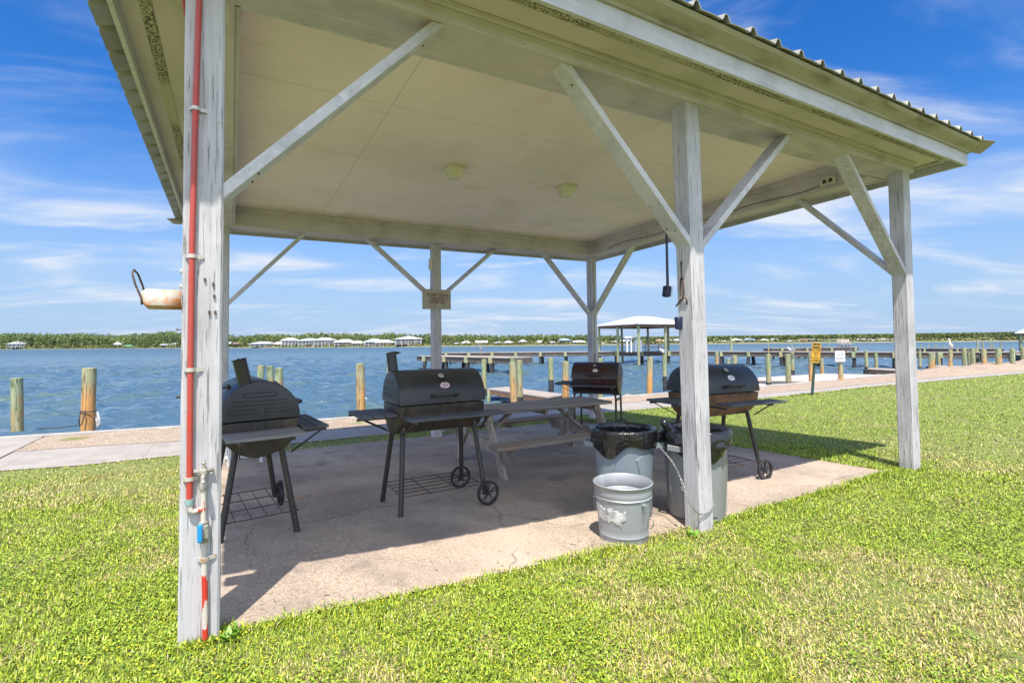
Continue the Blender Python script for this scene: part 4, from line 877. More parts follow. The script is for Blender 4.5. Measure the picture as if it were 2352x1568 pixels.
for j in range(15):
    z = .13+.185*j/14; row = []
    for i in range(19):
        u0 = R(-207)+R(80)*i/18; k = (1+.012*math.sin(2*u0+.7)*(z/hb)+.006*mnoise.noise(Vector((math.cos(u0)*2, math.sin(u0)*2, z*5))))
        r_ = rr(z)*k+.0022+.002*abs(mnoise.noise(Vector((i*.5, j*.5, 3)))); row.append((r_*math.cos(u0), r_*math.sin(u0), z))
    rows.append(row)
mb2 = MB(); mb2.v = [p for r in rows for p in r]
for j in range(14):
    for i in range(18):
        e = mnoise.noise(Vector((i*.31, 0, 1.2))); e2 = mnoise.noise(Vector((i*.4, 5, 2.2))); top = 12.6-.16*i+2.2*e-(3.5 if 7 < i < 9 else 0); bot = 3.2-.12*i+2.4*e2+(4 if i > 15 else 0)
        if bot < j < top: mb2.f.append((j*19+i, j*19+i+1, (j+1)*19+i+1, (j+1)*19+i))
mb2.build('torn_label', M_PAPER, t, solid=.001, smooth=180)
for a_ in (R(-88), R(136)):
    mb = MB(); c = Vector((math.cos(a_), math.sin(a_), 0)); s_ = Vector((-math.sin(a_), math.cos(a_), 0))
    mb.beam(c*(rr(.31)+.004)+s_*-.02+Vector((0, 0, .315)), c*(rr(.31)+.004)+s_*.02+Vector((0, 0, .315)), .01, .03, c)
    mb.tube([c*(rr(.31)+.008)+Vector((0, 0, .31)), c*(rr(.27)+.016)+Vector((0, 0, .27)), c*(rr(.20)+.012)+Vector((0, 0, .21))], .004, 6); mb.build('bail_ear', M_GALV, t, smooth=60)
mb = MB(); a_ = R(-52); c = Vector((math.cos(a_), math.sin(a_), 0)); mb.tube([c*(rr(.16)+.002)+Vector((0, 0, .17)), c*(rr(.15)+.03)+Vector((0, 0, .16)), c*(rr(.12)+.035)+Vector((0, 0, .12)), c*(rr(.1)+.012)+Vector((0, 0, .09))], .004, 6); mb.build('wire_bail', M_CHAIN, t, smooth=180)
# chain from the bin handle round the foot of the post
ctl = [at(1512, 1022, 4.45), at(1545, 1062, 4.36), at(1562, 1095, 4.22), at(1578, 1140, 4.12), at(1593, 1168, 4.105), at(1608, 1180, 4.14), at(1624, 1178, 4.19), at(1636, 1166, 4.235), at(1639, 1152, 4.26)]
def catmull(P, n):
    out = []; P = [P[0]*2-P[1]]+P+[P[-1]*2-P[-2]]
    for i in range(1, len(P)-2):
        for j in range(n):
            u = j/n; out.append(.5*((2*P[i])+(P[i+1]-P[i-1])*u+(2*P[i-1]-5*P[i]+4*P[i+1]-P[i+2])*u*u+(3*P[i]-P[i-1]-3*P[i+1]+P[i+2])*u**3))
    return out+[P[-2]]
cp = catmull(ctl, 24); mb = MB(); acc = 0; k = 0
for p, q in zip(cp, cp[1:]):
    acc += (q-p).length
    if acc >= .0145:
        acc = 0; d = (q-p).normalized(); u = d.cross(Vector((0, 0, 1))).normalized(); w = u.cross(d)
        if k % 2: u, w = w, u
        mb.tube([q+d*.0112*math.cos(s_)+u*.0062*math.sin(s_) for s_ in np.linspace(0, 2*PI, 11)[:-1]], .0026, 5, closed=True); k += 1
ch = mb.build('chain', M_CHAIN, smooth=180); tag(ch, 'bright steel chain from the bins round the foot of the middle post', 'chain')
t = thing('padlock', 'small padlock and snap hook hanging from the chain', 'padlock', at(1566, 1118, 4.20), TH)
mb = MB(); mb.tube([(0, 0, .05), (.008, 0, .03), (.008, 0, 0), (-.008, 0, 0), (-.008, 0, .03), (0, 0, .05)], .003, 6); mb.build('shackle', M_CHAIN, t, smooth=180)
mb = MB(); mb.box((0, 0, -.015), (.026, .014, .032)); mb.build('lock_body', M_BRASS, t, bevel=.003)

# white plastic chair and pipe far back behind the end-on grill
t = thing('plastic_chair', 'white plastic chair standing behind the left grill', 'chair', gp(.27, 5.62), TH+R(12))
for x, y in ((-.20, -.2), (.20, -.2), (-.18, .2), (.18, .2)):
    mb = MB(); mb.beam((x*1.1, y*1.1, 0), (x*.95, y*.95, .42), .035, .05, (0, 1, 0)); mb.build('leg', M_PLAST, t, bevel=.004)
mb = MB(); mb.box((0, 0, .43), (.44, .44, .03)); mb.build('seat', M_PLAST, t, bevel=.01)
mb = MB(); mb.grid([[(x, .21+.04*math.cos(x*5)*.5+.10*(z-.43), z) for x in np.linspace(-.21, .21, 9)] for z in np.linspace(.44, .80, 6)]); mb.build('backrest', M_PLAST, t, solid=.012, smooth=60)
for s_ in (-1, 1):
    mb = MB(); mb.tube([(s_*.23, -.17, .43), (s_*.235, -.16, .60), (s_*.235, .0, .63), (s_*.225, .22, .62)], .016, 8); mb.build('armrest', M_PLAST, t, smooth=60)
mb = MB(); mb.tube([gp(-.1, 6.0, .03), gp(.55, 5.93, .03)], .03, 14); tag(mb.build('plastic_pipe', M_PVC, smooth=50), 'short length of white plastic pipe lying by the chair legs', 'pipe')

M_WEED = M('weed_leaf', (.13, .30, .03), .5, island=.3)
def weed(label, a, b, n, sz):
    t = thing('weed', label, 'weed', W(a, b, gz(a, b)), 0, None); mb = MB()
    for k in range(n):
        u = random.uniform(0, 6.28); el = random.uniform(.3, 1.2); d = Vector((math.cos(u)*math.cos(el), math.sin(u)*math.cos(el), math.sin(el))); s_ = Vector((-math.sin(u), math.cos(u), 0)); L_ = sz*random.uniform(.5, 1.1); o = Vector((random.gauss(0, sz*.3), random.gauss(0, sz*.3), 0))
        mb.add([o, o+d*L_*.5+s_*L_*.22, o+d*L_, o+d*L_*.5-s_*L_*.22], [(0, 1, 2, 3)])
    mb.build('leaves', M_WEED, t, fix=False); return t
weed('small leafy weed at the right foot of the near left post', .12, -.10, 26, .07)
weed('bright leafy weed at the left foot of the middle post', L1-.16, -.08, 24, .075)
mb = MB(); nL = 520
for _ in range(nL):
    e = random.random(); a = random.uniform(.1, 7.0); b = random.choice((abs(random.gauss(.08, .12))+.06, 6.3-abs(random.gauss(0, .25)), random.uniform(.1, 6.2)))
    u = random.uniform(0, 6.28); L_ = random.uniform(.006, .022); d = Vector((math.cos(u), math.sin(u), random.uniform(-.1, .25)))*L_; w_ = Vector((-math.sin(u), math.cos(u), 0))*L_*random.uniform(.12, .3); c = Vector((a, b, SURF(a, b)+.004))
    mb.add([c-d, c+w_, c+d, c-w_], [(0, 1, 2, 3)])
tag(framed(mb.build('leaf_litter', M('dry_litter', (.22, .16, .09), .9, island=.5), fix=False)), 'dry grass clippings and leaf bits scattered on the patio', 'litter', kind='stuff')

# ================================================================== SIGNS ON THE LAWN
foot = W(16.366, 6.093, gz(16.37, 6.09)); Yd = foot.y
def px2m(Y): return Y/CF
t = thing('caution_sign', 'yellow and black caution sign on a leaning green post', 'sign', foot)
top = at(1874, 787, Yd)-foot
mb = MB(); mb.beam((0, 0, -.1), top*.98, .07, .045, (0, 1, 0)); mb.build('post', M_GREENP, t, bevel=.004)
d = top.normalized(); c = (at(1869, 789, Yd)+at(1872.5, 832, Yd))/2-foot; c = (at(1871.5, 810, Yd)-foot)+Vector((0, -.06, 0))
ax = Vector((math.cos(.12), math.sin(-.35)*.0, 0)).normalized(); uz = (d-ax*d.dot(ax)).normalized(); ax = uz.cross(Vector((0, -1, 0))).normalized()*-1
ax = Vector((1, 0, -d.x)).normalized(); uz = Vector((d.x, 0, 1)).normalized(); hw, hh = .145, .325; nn = Vector((0, -1, 0))
mb = MB(); rc = .03; mb.prism([(-hw+rc, -hh), (hw-rc, -hh), (hw, -hh+rc), (hw, hh-rc), (hw-rc, hh), (-hw+rc, hh), (-hw, hh-rc), (-hw, -hh+rc)], c, ax, uz, nn, .006); mb.build('plate', M_SIGNY, t)
mb = MB(); mb.prism([(-hw+.02, .135), (hw-.02, .135), (hw-.02, hh-.03), (hw-.03, hh-.02), (-hw+.03, hh-.02), (-hw+.02, hh-.03)], c+nn*.0065, ax, uz, nn, .002)
for x in (-hw+.014, hw-.014): mb.prism([(x-.003, -hh+.02), (x+.003, -hh+.02), (x+.003, .13), (x-.003, .13)], c+nn*.0065, ax, uz, nn, .002)
mb.prism([(-hw+.014, -hh+.014), (hw-.014, -hh+.014), (hw-.014, -hh+.02), (-hw+.014, -hh+.02)], c+nn*.0065, ax, uz, nn, .002); mb.build('black_panel', M_SIGNK, t)
mb = MB(); text_mesh(mb, 'CAUTION', .105, c+uz*.215+nn*.0095, ax, uz, .0, .56, .003); mb.build('heading', M_SIGNY, t, fix=False)
mb = MB()
for i, (ln, sz, sxx) in enumerate((('NO DIVING', .085, .58), ('LAGOON', .062, .7), ('VERY', .062, .7), ('SHALLOW', .066, .68), ('NO SWIMMING', .075, .50))): text_mesh(mb, ln, sz, c+uz*(.075-.082*i)+nn*.0095, ax, uz, 0, sxx, .002)
mb.build('lettering', M_SIGNK, t, fix=False)

# ================================================================== PILINGS
def piling(px, yt, Y, w, style, label, zb=-1.9, lean=0.0, foot=0.0, cat='piling', grp='timber pilings along the shore'):
    c = at(px, yt, Y); r = w*Y/CF/2; t = None; zt = c.z
    def col(z0, z1, m_, nm, par=None, cap=True):
        mb = MB(); rows = []; nz = 7
        for j in range(nz):
            z = z0+(z1-z0)*j/(nz-1); rows.append([(lean*(z-zt)+r*(1+.05*mnoise.noise(Vector((px, z, i*.9))))*math.cos(2*PI*i/14), r*(1+.05*mnoise.noise(Vector((px+9, z, i*.9))))*math.sin(2*PI*i/14), z-zt) for i in range(14)])
        mb.grid(rows, closed=True)
        if cap:
            k = len(mb.v); mb.v.append((0, 0, z1-zt+.012)); mb.f += [(k-14+i, k-14+(i+1) % 14, k) for i in range(14)]
        return mb.build(nm, m_, par, smooth=40)
    m_ = {'g': M_PILEG, 'b': M_PILEB, 'd': M_PILED}[style]
    if foot:
        zf = at(px, foot, Y).z; t = thing('piling', label, cat, (c.x, c.y, zt), 0, grp)
        col(zf, zt, m_, 'timber', t); r *= 1.06; col(zb, zf, M_PILED, 'wet_foot', t, cap=False)
        return t
    o = col(zb, zt, m_, 'piling'); o.location = (c.x, c.y, zt); o.rotation_euler = (R(random.uniform(-1.6, 1.6)), R(random.uniform(-2, 2)), (px*1.7) % 6)
    return tag(o, label, cat, grp)
wd_ = lambda yb, px: 2820/(yb-hor(px))                   # distance from the waterline
for q in ((38, 868, 14.5, 22, 'g', 'green weathered piling standing in the water at the far left'), (600, 839, 20, 15, 'g', 'leftmost of three piling tops behind the end-on grill'), (620, 840, 20.4, 15, 'g', 'middle of three piling tops behind the end-on grill'),
          (641, 845, 17, 18, 'g', 'rightmost and thickest of three piling tops behind the end-on grill'), (827, 835, 14.2, 20, 'b', 'lone half orange piling between the two left grills'), (895, 825, 21, 13, 'g', 'green piling partly behind the chimney of the centre grill'),
          (1111.5, 825, 23, 11.5, 'g', 'thin green piling right of the centre grill lid', 857+35), (1177, 832, 16, 16, 'b', 'stout orange brown piling in front of the wooden boardwalk'), (1193, 827, 18, 14, 'g', 'leaning green piling paired with the orange one by the boardwalk', 911),
          (1178, 820, 25, 12, 'g', 'green piling behind the orange one by the boardwalk'), (1265, 821, 24, 12, 'g', 'half green half black piling left of the rusty grill', 872), (1299, 830, 17.2, 15.5, 'b', 'yellowish piling at the shore end of the boardwalk'),
          (1379, 822, 20, 13, 'g', 'short green piling just behind the rusty grill'), (1493, 820, 17.3, 13, 'b', 'split topped piling on the bank right of the rusty grill'), (1526, 816, 23.5, 9.5, 'g', 'slim piling with a gull on top, left of the middle post', 864),
          (1646, 806, 28, 8.5, 'g', 'slim piling immediately right of the middle post'), (1673, 824, 33, 8, 'g', 'short green piling above the right grill lid'), (1687, 816, 25, 12, 'b', 'brown piling above the right grill lid'),
          (1764, 813, 21.8, 11, 'g', 'pale piling at the left corner of the floating deck', 878), (1809, 813, 22.5, 12, 'g', 'stout pale green piling in front of the floating deck', 877), (1819.5, 809, wd_(861, 1819), 8, 'g', 'piling with a sleeping gull behind the floating deck', 850),
          (1862.5, 811, 20.9, 11.5, 'b', 'brown piling just left of the caution sign'), (1887, 822, wd_(858, 1887), 7.5, 'b', 'short brown piling right of the caution sign'), (1929, 829, 21.7, 10.5, 'b', 'orange brown piling carrying the kayak launch sign'),
          (1989, 806, wd_(860, 1989), 7.5, 'g', 'tall thin piling right of the kayak launch sign', 842), (2011, 807, wd_(845, 2011), 7.5, 'g', 'thin green piling left of the right hand post'), (2112, 803, wd_(846, 2112), 6, 'g', 'thin piling just right of the right hand pavilion post', 842),
          (2140, 811, 25, 12.5, 'g', 'thick square topped piling by the first shell heap'), (2154.5, 808, 36, 7, 'g', 'slim piling between the first and second shell heaps'), (2183, 803, 27, 8.5, 'b', 'rust streaked piling with a pelican on top'),
          (2214, 800, 31, 9.5, 'g', 'green piling behind the second shell heap', 845), (2226, 804, 37, 6.5, 'g', 'thin dim piling behind the pair past the second heap', 836), (2233.5, 800, 31, 9, 'g', 'bright green front piling of the pair past the second heap', 843),
          (2243.5, 802, 38, 7, 'g', 'slim far piling right of the bright green pair', 836), (2259, 802, 27, 9.5, 'b', 'leaning two tone piling left of the third shell heap'), (2292, 800, 26.5, 11, 'g', 'green and orange piling on the third shell heap'),
          (2325, 800, 28, 9.5, 'g', 'brown streaked piling right of the third shell heap'), (2349, 798, 32, 9, 'g', 'last piling at the right edge with a dark foot', 834)):
    piling(*q[:6], foot=q[6] if len(q) > 6 else 0)
# near left piling with rope and cloth, on the wall
t = piling(205, 845, 11.65, 27, 'b', 'brown piling wrapped with dark rope at the seawall, white rag behind', foot=0)
c = at(205, 845, 11.65); r = 27*11.65/CF/2
mb = MB(); zr = at(205, 943, 11.65).z
mb.tube([(c.x+(r+.012)*math.cos(u), c.y+(r+.012)*math.sin(u), zr+.01*math.sin(3*u)) for u in np.linspace(0, 2*PI, 24)[:-1]], .013, 6, closed=True)
mb.tube([(c.x+.03, c.y-r-.01, zr), (c.x+.05, c.y-r-.03, zr-.10), (c.x+.02, c.y-r-.06, zr-.30), (c.x-.25, c.y-r-.35, gz(*ABof((c.x-.25, c.y-r-.35, 0)))+.06), (c.x-.6, c.y-r-.5, gz(*ABof((c.x-.6, c.y-r-.5, 0)))+.06)], .012, 6)
mb.tube([(c.x-r-.01, c.y-.03, zr), (c.x-r-.03, c.y-.06, zr-.2), (c.x-r, c.y-.04, zr-.42)], .012, 6)
tag(mb.build('mooring_rope', M_ROPE, smooth=180), 'dark mooring rope tied round the brown piling and trailing on the wall', 'rope')
mb = MB(); mb.grid([[(c.x+r-.02+.02*j+.06*i*.6+.01*math.sin(i*2+j), c.y+.02+.03*math.sin(i*1.7), at(205, 957, 11.65).z-.075*j+.045*i) for i in range(4)] for j in range(5)]); tag(mb.build('white_rag', M_PAPER, solid=.01, smooth=180), 'crumpled white rag tucked behind the roped piling', 'rag')
# kayak sign
Yk = 21.55; t = thing('kayak_sign', 'small white kayak launch sign nailed to a brown piling', 'sign', at(1929.5, 818, Yk))
w, h_ = .215, .235; mb = MB(); mb.prism([(-w+.03, -h_), (w-.03, -h_), (w, -h_+.03), (w, h_-.03), (w-.03, h_), (-w+.03, h_), (-w, h_-.03), (-w, -h_+.03)], (0, 0, 0), (1, 0, .02), (-.02, 0, 1), (0, -1, 0), .008); mb.build('plate', M_SIGNP, t)
mb = MB(); text_mesh(mb, 'KAYAK', .16, (0, -.011, .085), (1, 0, .02), (-.02, 0, 1), 0, .62, .004); text_mesh(mb, 'LAUNCH', .16, (0, -.011, -.085), (1, 0, .02), (-.02, 0, 1), 0, .60, .004); mb.build('lettering', M_BLUEP, t, fix=False)

# ================================================================== DOCKS AND PIERS
def deck(name, label, pts, z0, th, m_deck, m_side, piles=(), rim=None, grp=None, cat='dock', planks=True):
    c = sum((Vector((p[0], p[1], 0)) for p in pts), Vector())/len(pts)
    t = thing(name, label, cat, (c.x, c.y, z0), 0, grp)
    loc = [(p[0]-c.x, p[1]-c.y) for p in pts]
    mb = MB(); mb.prism(loc, (0, 0, -.05), (1, 0, 0), (0, 1, 0), (0, 0, 1), .05); mb.build('deck', m_deck, t)
    ins = [(x*.985, y*.985) for x, y in loc]
    mb = MB(); mb.prism(ins, (0, 0, -.05-th), (1, 0, 0), (0, 1, 0), (0, 0, 1), th-.004); mb.build('rim_board', m_side, t)
    for (x, y, r, ext, m_) in piles:
        mb = MB(); mb.tube([(x-c.x, y-c.y, -1.2-z0-1.0), (x-c.x, y-c.y, ext)], r, 10); mb.build('pile', m_, t, smooth=40)
    return t
P2 = lambda px, py, z: (lambda d: Vector((d.x, d.y, 0))*((z-CH)/d.z))(ray(px, py))
bz = -.50
deck('boardwalk', 'sloping wooden boardwalk from the bank into the water behind the table', [P2(1117, 892, bz), P2(1258, 912, bz), P2(1298, 905, bz), P2(1165, 887.5, bz)], bz, .20, M_DECK, M_RIM, [(P2(1120, 893, bz).x+.05, P2(1120, 893, bz).y, .08, -.05, M_PILEG)])
deck('shore_step', 'low weathered plank step on the bank right of the rusty grill', [P2(1428, 912, -.42), P2(1448, 914, -.42), P2(1462, 909, -.42), P2(1440, 905, -.42)], -.40, .08, M_DECK, M_RIM)
fz = -.72
deck('floating_deck', 'wide pale pinkish floating deck by the kayak launch', [P2(1741, 873, fz), P2(1905, 876.5, fz), P2(2062, 866, fz), P2(2062, 860.5, fz), P2(1890, 858, fz), P2(1741, 866.5, fz)], fz, .16, M_DECKP, M_DECKP)
deck('floating_walkway', 'narrow pale walkway at the inner edge of the floating deck', [P2(1740, 887, fz), P2(1775, 889, fz), P2(1800, 884, fz), P2(1740, 880.5, fz)], fz, .14, M_DECKP, M_DECKP)
deck('finger_pier', 'low brown finger pier behind the right hand post', [P2(1992, 847, -.55), P2(2085, 852, -.55), P2(2180, 856, -.55), P2(2180, 852, -.55), P2(1994, 844, -.55)], -.55, .22, M_DECK, M_RIM, [(P2(1996, 848, -.55).x, P2(1996, 848, -.55).y+.3, .13, -.02, M_PILED), (P2(2018, 848, -.55).x, P2(2018, 848, -.55).y+.4, .13, -.02, M_PILED)])
deck('finger_pier', 'brown finger pier behind the shell heaps', [P2(2140, 841, -.5), P2(2270, 845.5, -.5), P2(2300, 843, -.5), P2(2140, 838, -.5)], -.5, .24, M_DECK, M_RIM, [(P2(2142, 842, -.5).x, P2(2142, 842, -.5).y+.3, .14, .0, M_PILED)])
# long pier: bents with caps and leaning dark piles
def pier(name, label, line, wid, z0, step, capm, pole=(), grp=None, lo=.14):
    o = line[0]; t = thing(name, label, 'pier', (o.x, o.y, z0), 0, grp)
    mb = MB(); mb2 = MB(); rows = []; rows2 = []
    nrm = []
    for i, p in enumerate(line):
        d = (line[min(i+1, len(line)-1)]-line[max(i-1, 0)]).normalized(); nrm.append(Vector((-d.y, d.x, 0)))
    for p, n_ in zip(line, nrm):
        q = p-o; rows.append([q-n_*wid/2+Vector((0, 0, -.05)), q-n_*wid/2, q+n_*wid/2, q+n_*wid/2+Vector((0, 0, -.05))]); w2 = wid/2-.07
        rows2.append([q-n_*w2+Vector((0, 0, -.46)), q-n_*w2+Vector((0, 0, -.054)), q+n_*w2+Vector((0, 0, -.054)), q+n_*w2+Vector((0, 0, -.46))])
    for m_, r_ in ((mb, rows), (mb2, rows2)):
        m_.grid(r_, closed=True); k = len(m_.v); m_.f += [(0, 1, 2, 3), (k-4, k-3, k-2, k-1)]
    mb.build('deck', M_DECK, t); mb2.build('stringer', capm, t)
    acc = step*.4; cnt = 0
    for i in range(len(line)-1):
        a, b = line[i], line[i+1]; Ls = (b-a).length; s_ = acc
        while s_ < Ls and cnt < 84:
            c = a+(b-a)*(s_/Ls)-o; n_ = nrm[i]
            for sg in (-1, 1):
                cnt += 1; rr_ = lo*random.uniform(.85, 1.15); tp_ = c+n_*sg*(wid/2-.22)+Vector((0, 0, random.choice((-.05, -.12, .04)))); bt = tp_+n_*sg*random.uniform(-.05, .25)+Vector((random.uniform(-.12, .12), 0, -1.9-z0+.5))
                mb = MB(); mb.tube([bt, tp_], [rr_*1.05, rr_], 9); pl = mb.build('pile', M_PILED, t, smooth=50)
                if sg < 0:
                    mb = MB(); mb.box(c-n_*(wid/2+.02)+Vector((0, 0, -.22)), (.30, .10, .52)); mb.build('pile_cap', M_PILEG if cnt % 3 else M_PILEB, t, bevel=.01)
            s_ += step
        acc = s_-Ls
    for (px, py, Y, r_) in pole:
        p = at(px, py, Y)-Vector((o.x, o.y, z0)); mb = MB(); mb.tube([(p.x, p.y, -.4), (p.x, p.y, p.z)], r_, 8); mb.build('mooring_pole', M_PILEG, t, smooth=50)
    return t
def X(px, Y): d = ray(px, 780); return Vector((d.x*Y/d.y, Y, 0))
pier('timber_pier', 'long dark timber pier crossing the whole bay behind the pilings', [X(1010, 57), X(1190, 55), X(1380, 53.5), X(1564, 51.5), X(1723, 47), X(1930, 42.5), X(2134, 39), X(2400, 37), X(2700, 36)], 1.7, .27, 2.7, M_PIERD, [(1679, 775, 49, .12), (1765, 789, 45, .05)])
e0, e1 = X(956, 45.5), X(1172, 37.2); dd = (e1-e0).normalized(); nn = Vector((-dd.y, dd.x, 0)); e0 += nn*1.3; e1 += nn*1.3
pier('timber_pier', 'lower timber pier head with a heron at the left end of the long pier', [e0, (e0+e1)/2, e1], 2.6, .25, 2.9, M_PIERD, lo=.19)
pier('timber_pier', 'second farther timber pier right of the caution sign', [X(1762, 60), X(1960, 62)], 1.6, .28, 3.4, M_PIERD, [(1819, 789, 60, .05), (1904, 786, 61, .05)])
pier('timber_pier', 'low far pier with many mooring poles at the right', [X(2105, 62), X(2200, 58), X(2302, 55)], 1.5, .05, 3.2, M_PIERD, [(2115, 790, 62, .05), (2133, 789, 61, .05), (2149, 790, 60, .05), (2168, 791, 60, .05), (2245, 779, 57, .09), (2257, 786, 57, .09), (2275, 785, 56, .06), (2281, 786, 56, .06), (2298, 784, 55, .06)])
# gangway at the right edge
deck('gangway', 'broad dark gangway at the right edge of the long pier', [P2(2297, 808, .15), P2(2420, 828, .15), P2(2480, 822, .15), P2(2352, 806, .15)], .15, .35, M_DECK, M_PIERD, [(P2(2324, 815, .15).x, P2(2324, 815, .15).y, .16, .0, M_PILED), (P2(2392, 824, .15).x, P2(2392, 824, .15).y, .16, .0, M_PILED)], cat='gangway')
# boathouse on the pier
def boathouse(label, org, u, lu, lv, zd, ze, zr, posts, roofm, name='boathouse', pole_ext=1.9):
    u = Vector(u).normalized(); v = Vector((-u.y, u.x, 0)); t = thing(name, label, 'boathouse', (org.x, org.y, zd)); e = .45
    P = lambda s_, k, z: u*s_+v*k+Vector((0, 0, z-zd))
    mb = MB(); c4 = [P(-e, -e, ze), P(lu+e, -e, ze), P(lu+e, lv+e, ze), P(-e, lv+e, ze)]; hr = min(lu, lv)/2+e
    if lu >= lv: rg = [P(-e+hr*.75, lv/2, zr), P(lu+e-hr*.75, lv/2, zr)]; fs = [(0, 1, 5, 4), (2, 3, 4, 5), (3, 0, 4), (1, 2, 5)]
    else: rg = [P(lu/2, -e+hr*.75, zr), P(lu/2, lv+e-hr*.75, zr)]; fs = [(0, 1, 4), (1, 2, 5, 4), (2, 3, 5), (3, 0, 4, 5)]
    mb.add(c4+rg, fs); mb.build('roof', roofm, t, solid=.07)
    mb = MB()
    for a, b in ((P(0, 0, ze-.16), P(lu, 0, ze-.16)), (P(0, lv, ze-.16), P(lu, lv, ze-.16)), (P(0, .1, ze-.16), P(0, lv-.1, ze-.16)), (P(lu, .1, ze-.16), P(lu, lv-.1, ze-.16))): mb.beam(a, b, .16, .24)
    mb.build('roof_beam', M_RIM, t)
    for s_, k in posts:
        mb = MB(); mb.tube([P(s_*lu+random.uniform(-.1, .1), k*lv, WZ-1), P(s_*lu, k*lv, ze-.1)], .13, 10); mb.build('post', M_PILEG, t, smooth=50)
    return t
bo = X(1467, 48.5)
boathouse('open boathouse with white metal hip roof standing over the long pier', bo, (.90, .43, 0), 6.9, 6.6, .27, 3.05, 3.98, [(0, 0), (.5, 0), (1, 0), (0, .5), (0, 1), (1, .5), (1, 1), (.45, 1)], M_BHROOF)
boathouse('distant boathouse with pale roof at the right edge of the frame', X(2345, 50), (.70, -.71, 0), 6, 8, .2, 1.72, 3.6, [(0, 0), (.25, 0), (.5, 0), (.75, 0), (0, .5), (0, 1), (.4, 1)], M_BHROOF)
# white fish-cleaning hut and picnic bench under the boathouse
Yh = 49.5; c = X(1461, Yh); t = thing('cleaning_station', 'white fish cleaning stand under the boathouse roof', 'stand', (c.x, c.y, .27))
for dx_ in (-.95, -.55):
    mb = MB(); mb.box((dx_, 0, .72), (.12, .5, 1.44)); mb.build('leg', M_SIGNP, t)
mb = MB(); mb.box((-.45, 0, 1.50), (1.6, .8, .14)); mb.build('counter', M_SIGNP, t)
mb = MB(); mb.prism([(-.08, 0), (.10, 0), (.10, .75), (.42, .75), (.42, 0), (.62, 0), (.62, 1.2), (.3, 1.42), (-.08, 1.2)], (0, .2, 0), (1, 0, 0), (0, 0, 1), (0, 1, 0), .6); mb.build('cabinet', M_SIGNP, t)
c = X(1500, 49.8); t = thing('picnic_bench', 'dark picnic bench silhouetted under the boathouse roof', 'picnic table', (c.x, c.y, .27), R(8))
mb = MB(); mb.box((0, 0, .78), (1.9, .75, .06)); mb.build('tabletop', M_PIERD, t)
for s_ in (-1, 1):
    mb = MB(); mb.box((0, s_*.75, .45), (1.9, .26, .06)); mb.build('bench', M_PIERD, t)
    for x in (-.7, .7):
        mb = MB(); mb.beam((x, s_*.2, .75), (x+.12*s_, s_*.7, 0), .05, .1); mb.build('leg', M_PIERD, t)
c = X(1941, 61.5); t = thing('pier_shelter', 'small pinkish slatted bench shelter at the end of the far pier', 'shelter', (c.x, c.y, .28))
mb = MB(); mb.box((0, .4, .82), (1.5, .08, .42)); mb.build('back_rail', M_DECKP, t)
mb = MB(); mb.box((0, 0, .42), (1.5, .5, .06)); mb.build('seat', M_DECKP, t)
for x in (-.7, -.23, .23, .7):
    mb = MB(); mb.box((x, .3, .3), (.09, .09, .6)); mb.build('post', M_DECKP, t)

# ================================================================== BIRDS AND BUOY
def bird(name, label, p, sc, rz, kind):
    mb = MB()
    if kind == 'gull':
        prof = [(-.22, .0, .004), (-.15, .02, .035), (-.06, .035, .065), (.03, .055, .075), (.10, .085, .06), (.14, .125, .04), (.165, .155, .042), (.195, .16, .032), (.215, .152, .010)]
    elif kind == 'heron':
        prof = [(-.16, -.10, .01), (-.10, .0, .05), (-.03, .12, .075), (.02, .24, .07), (.06, .36, .04), (.04, .46, .025), (.05, .56, .022), (.10, .62, .03), (.15, .615, .022), (.17, .61, .01)]
    else:
        prof = [(-.20, -.05, .01), (-.13, .02, .06), (-.05, .11, .10), (.02, .22, .09), (.06, .34, .045), (.04, .44, .035), (.07, .52, .045), (.12, .52, .035), (.15, .50, .015)]
    mb.tube([(x*sc, 0, z*sc) for x, z, r in prof], [r*sc for x, z, r in prof], 10)
    o = mb.build(name, M_FEATHER if kind != 'heron' else M_FEATHG, smooth=180)
    o.location = p; o.rotation_euler = (0, 0, rz); tag(o, label, 'bird')
    mb = MB(); hx, hz = prof[-1][0], prof[-1][1]; lb = {'gull': .05, 'heron': .14, 'pelican': .22}[kind]
    mb.tube([((hx-.01)*sc, 0, hz*sc), ((hx+lb)*sc, 0, (hz-lb*(.2 if kind != 'pelican' else 1.1))*sc)], [.012*sc, .004*sc], 6); mb.build('beak', M_BEAK, o)
    for s_ in (-1, 1):
        mb = MB(); x0 = -.18; bx, bz_ = prof[2][0], prof[2][1]
        mb.grid([[((bx-.17+.09*i)*sc, s_*(.055+.022*math.sin(i*.8)+.004*j)*sc, (bz_+.04-.03*j+(.03*i if kind == 'gull' else .06*i))*sc) for i in range(4)] for j in range(3)]); mb.build('wing', M_FEATHG, o, solid=.012*sc, smooth=180)
        mb = MB(); mb.tube([(.0, s_*.025*sc, (prof[2][1]-.02)*sc), (.0, s_*.025*sc, (-.16 if kind == 'gull' else -.30)*sc)], .007*sc, 5); mb.build('leg', M_BEAK, o)
    return o
bird('gull', 'white gull on the slim piling left of the middle post', at(1523.5, 809.5, 23.5), 1.0, R(200), 'gull')
bird('gull', 'gull on the piling behind the floating deck', at(1817, 805, 33), 1.15, R(170), 'gull')
bird('pelican', 'white headed pelican on the rust streaked piling', at(2183, 797, 27), .85, R(190), 'pelican')
bird('heron', 'grey heron standing on the pier head', at(1103.5, 806, 41.5), 1.0, R(160), 'heron')
mb = MB(); mb.lathe([(.02, -.10), (.14, -.06), (.18, .03), (.13, .13), (.02, .17)], 14); o = mb.build('buoy', M_SIGNP, smooth=60); o.location = at(2032, 823, 58); o.location.z = WZ+.05; tag(o, 'round white buoy floating left of the right hand post', 'buoy')

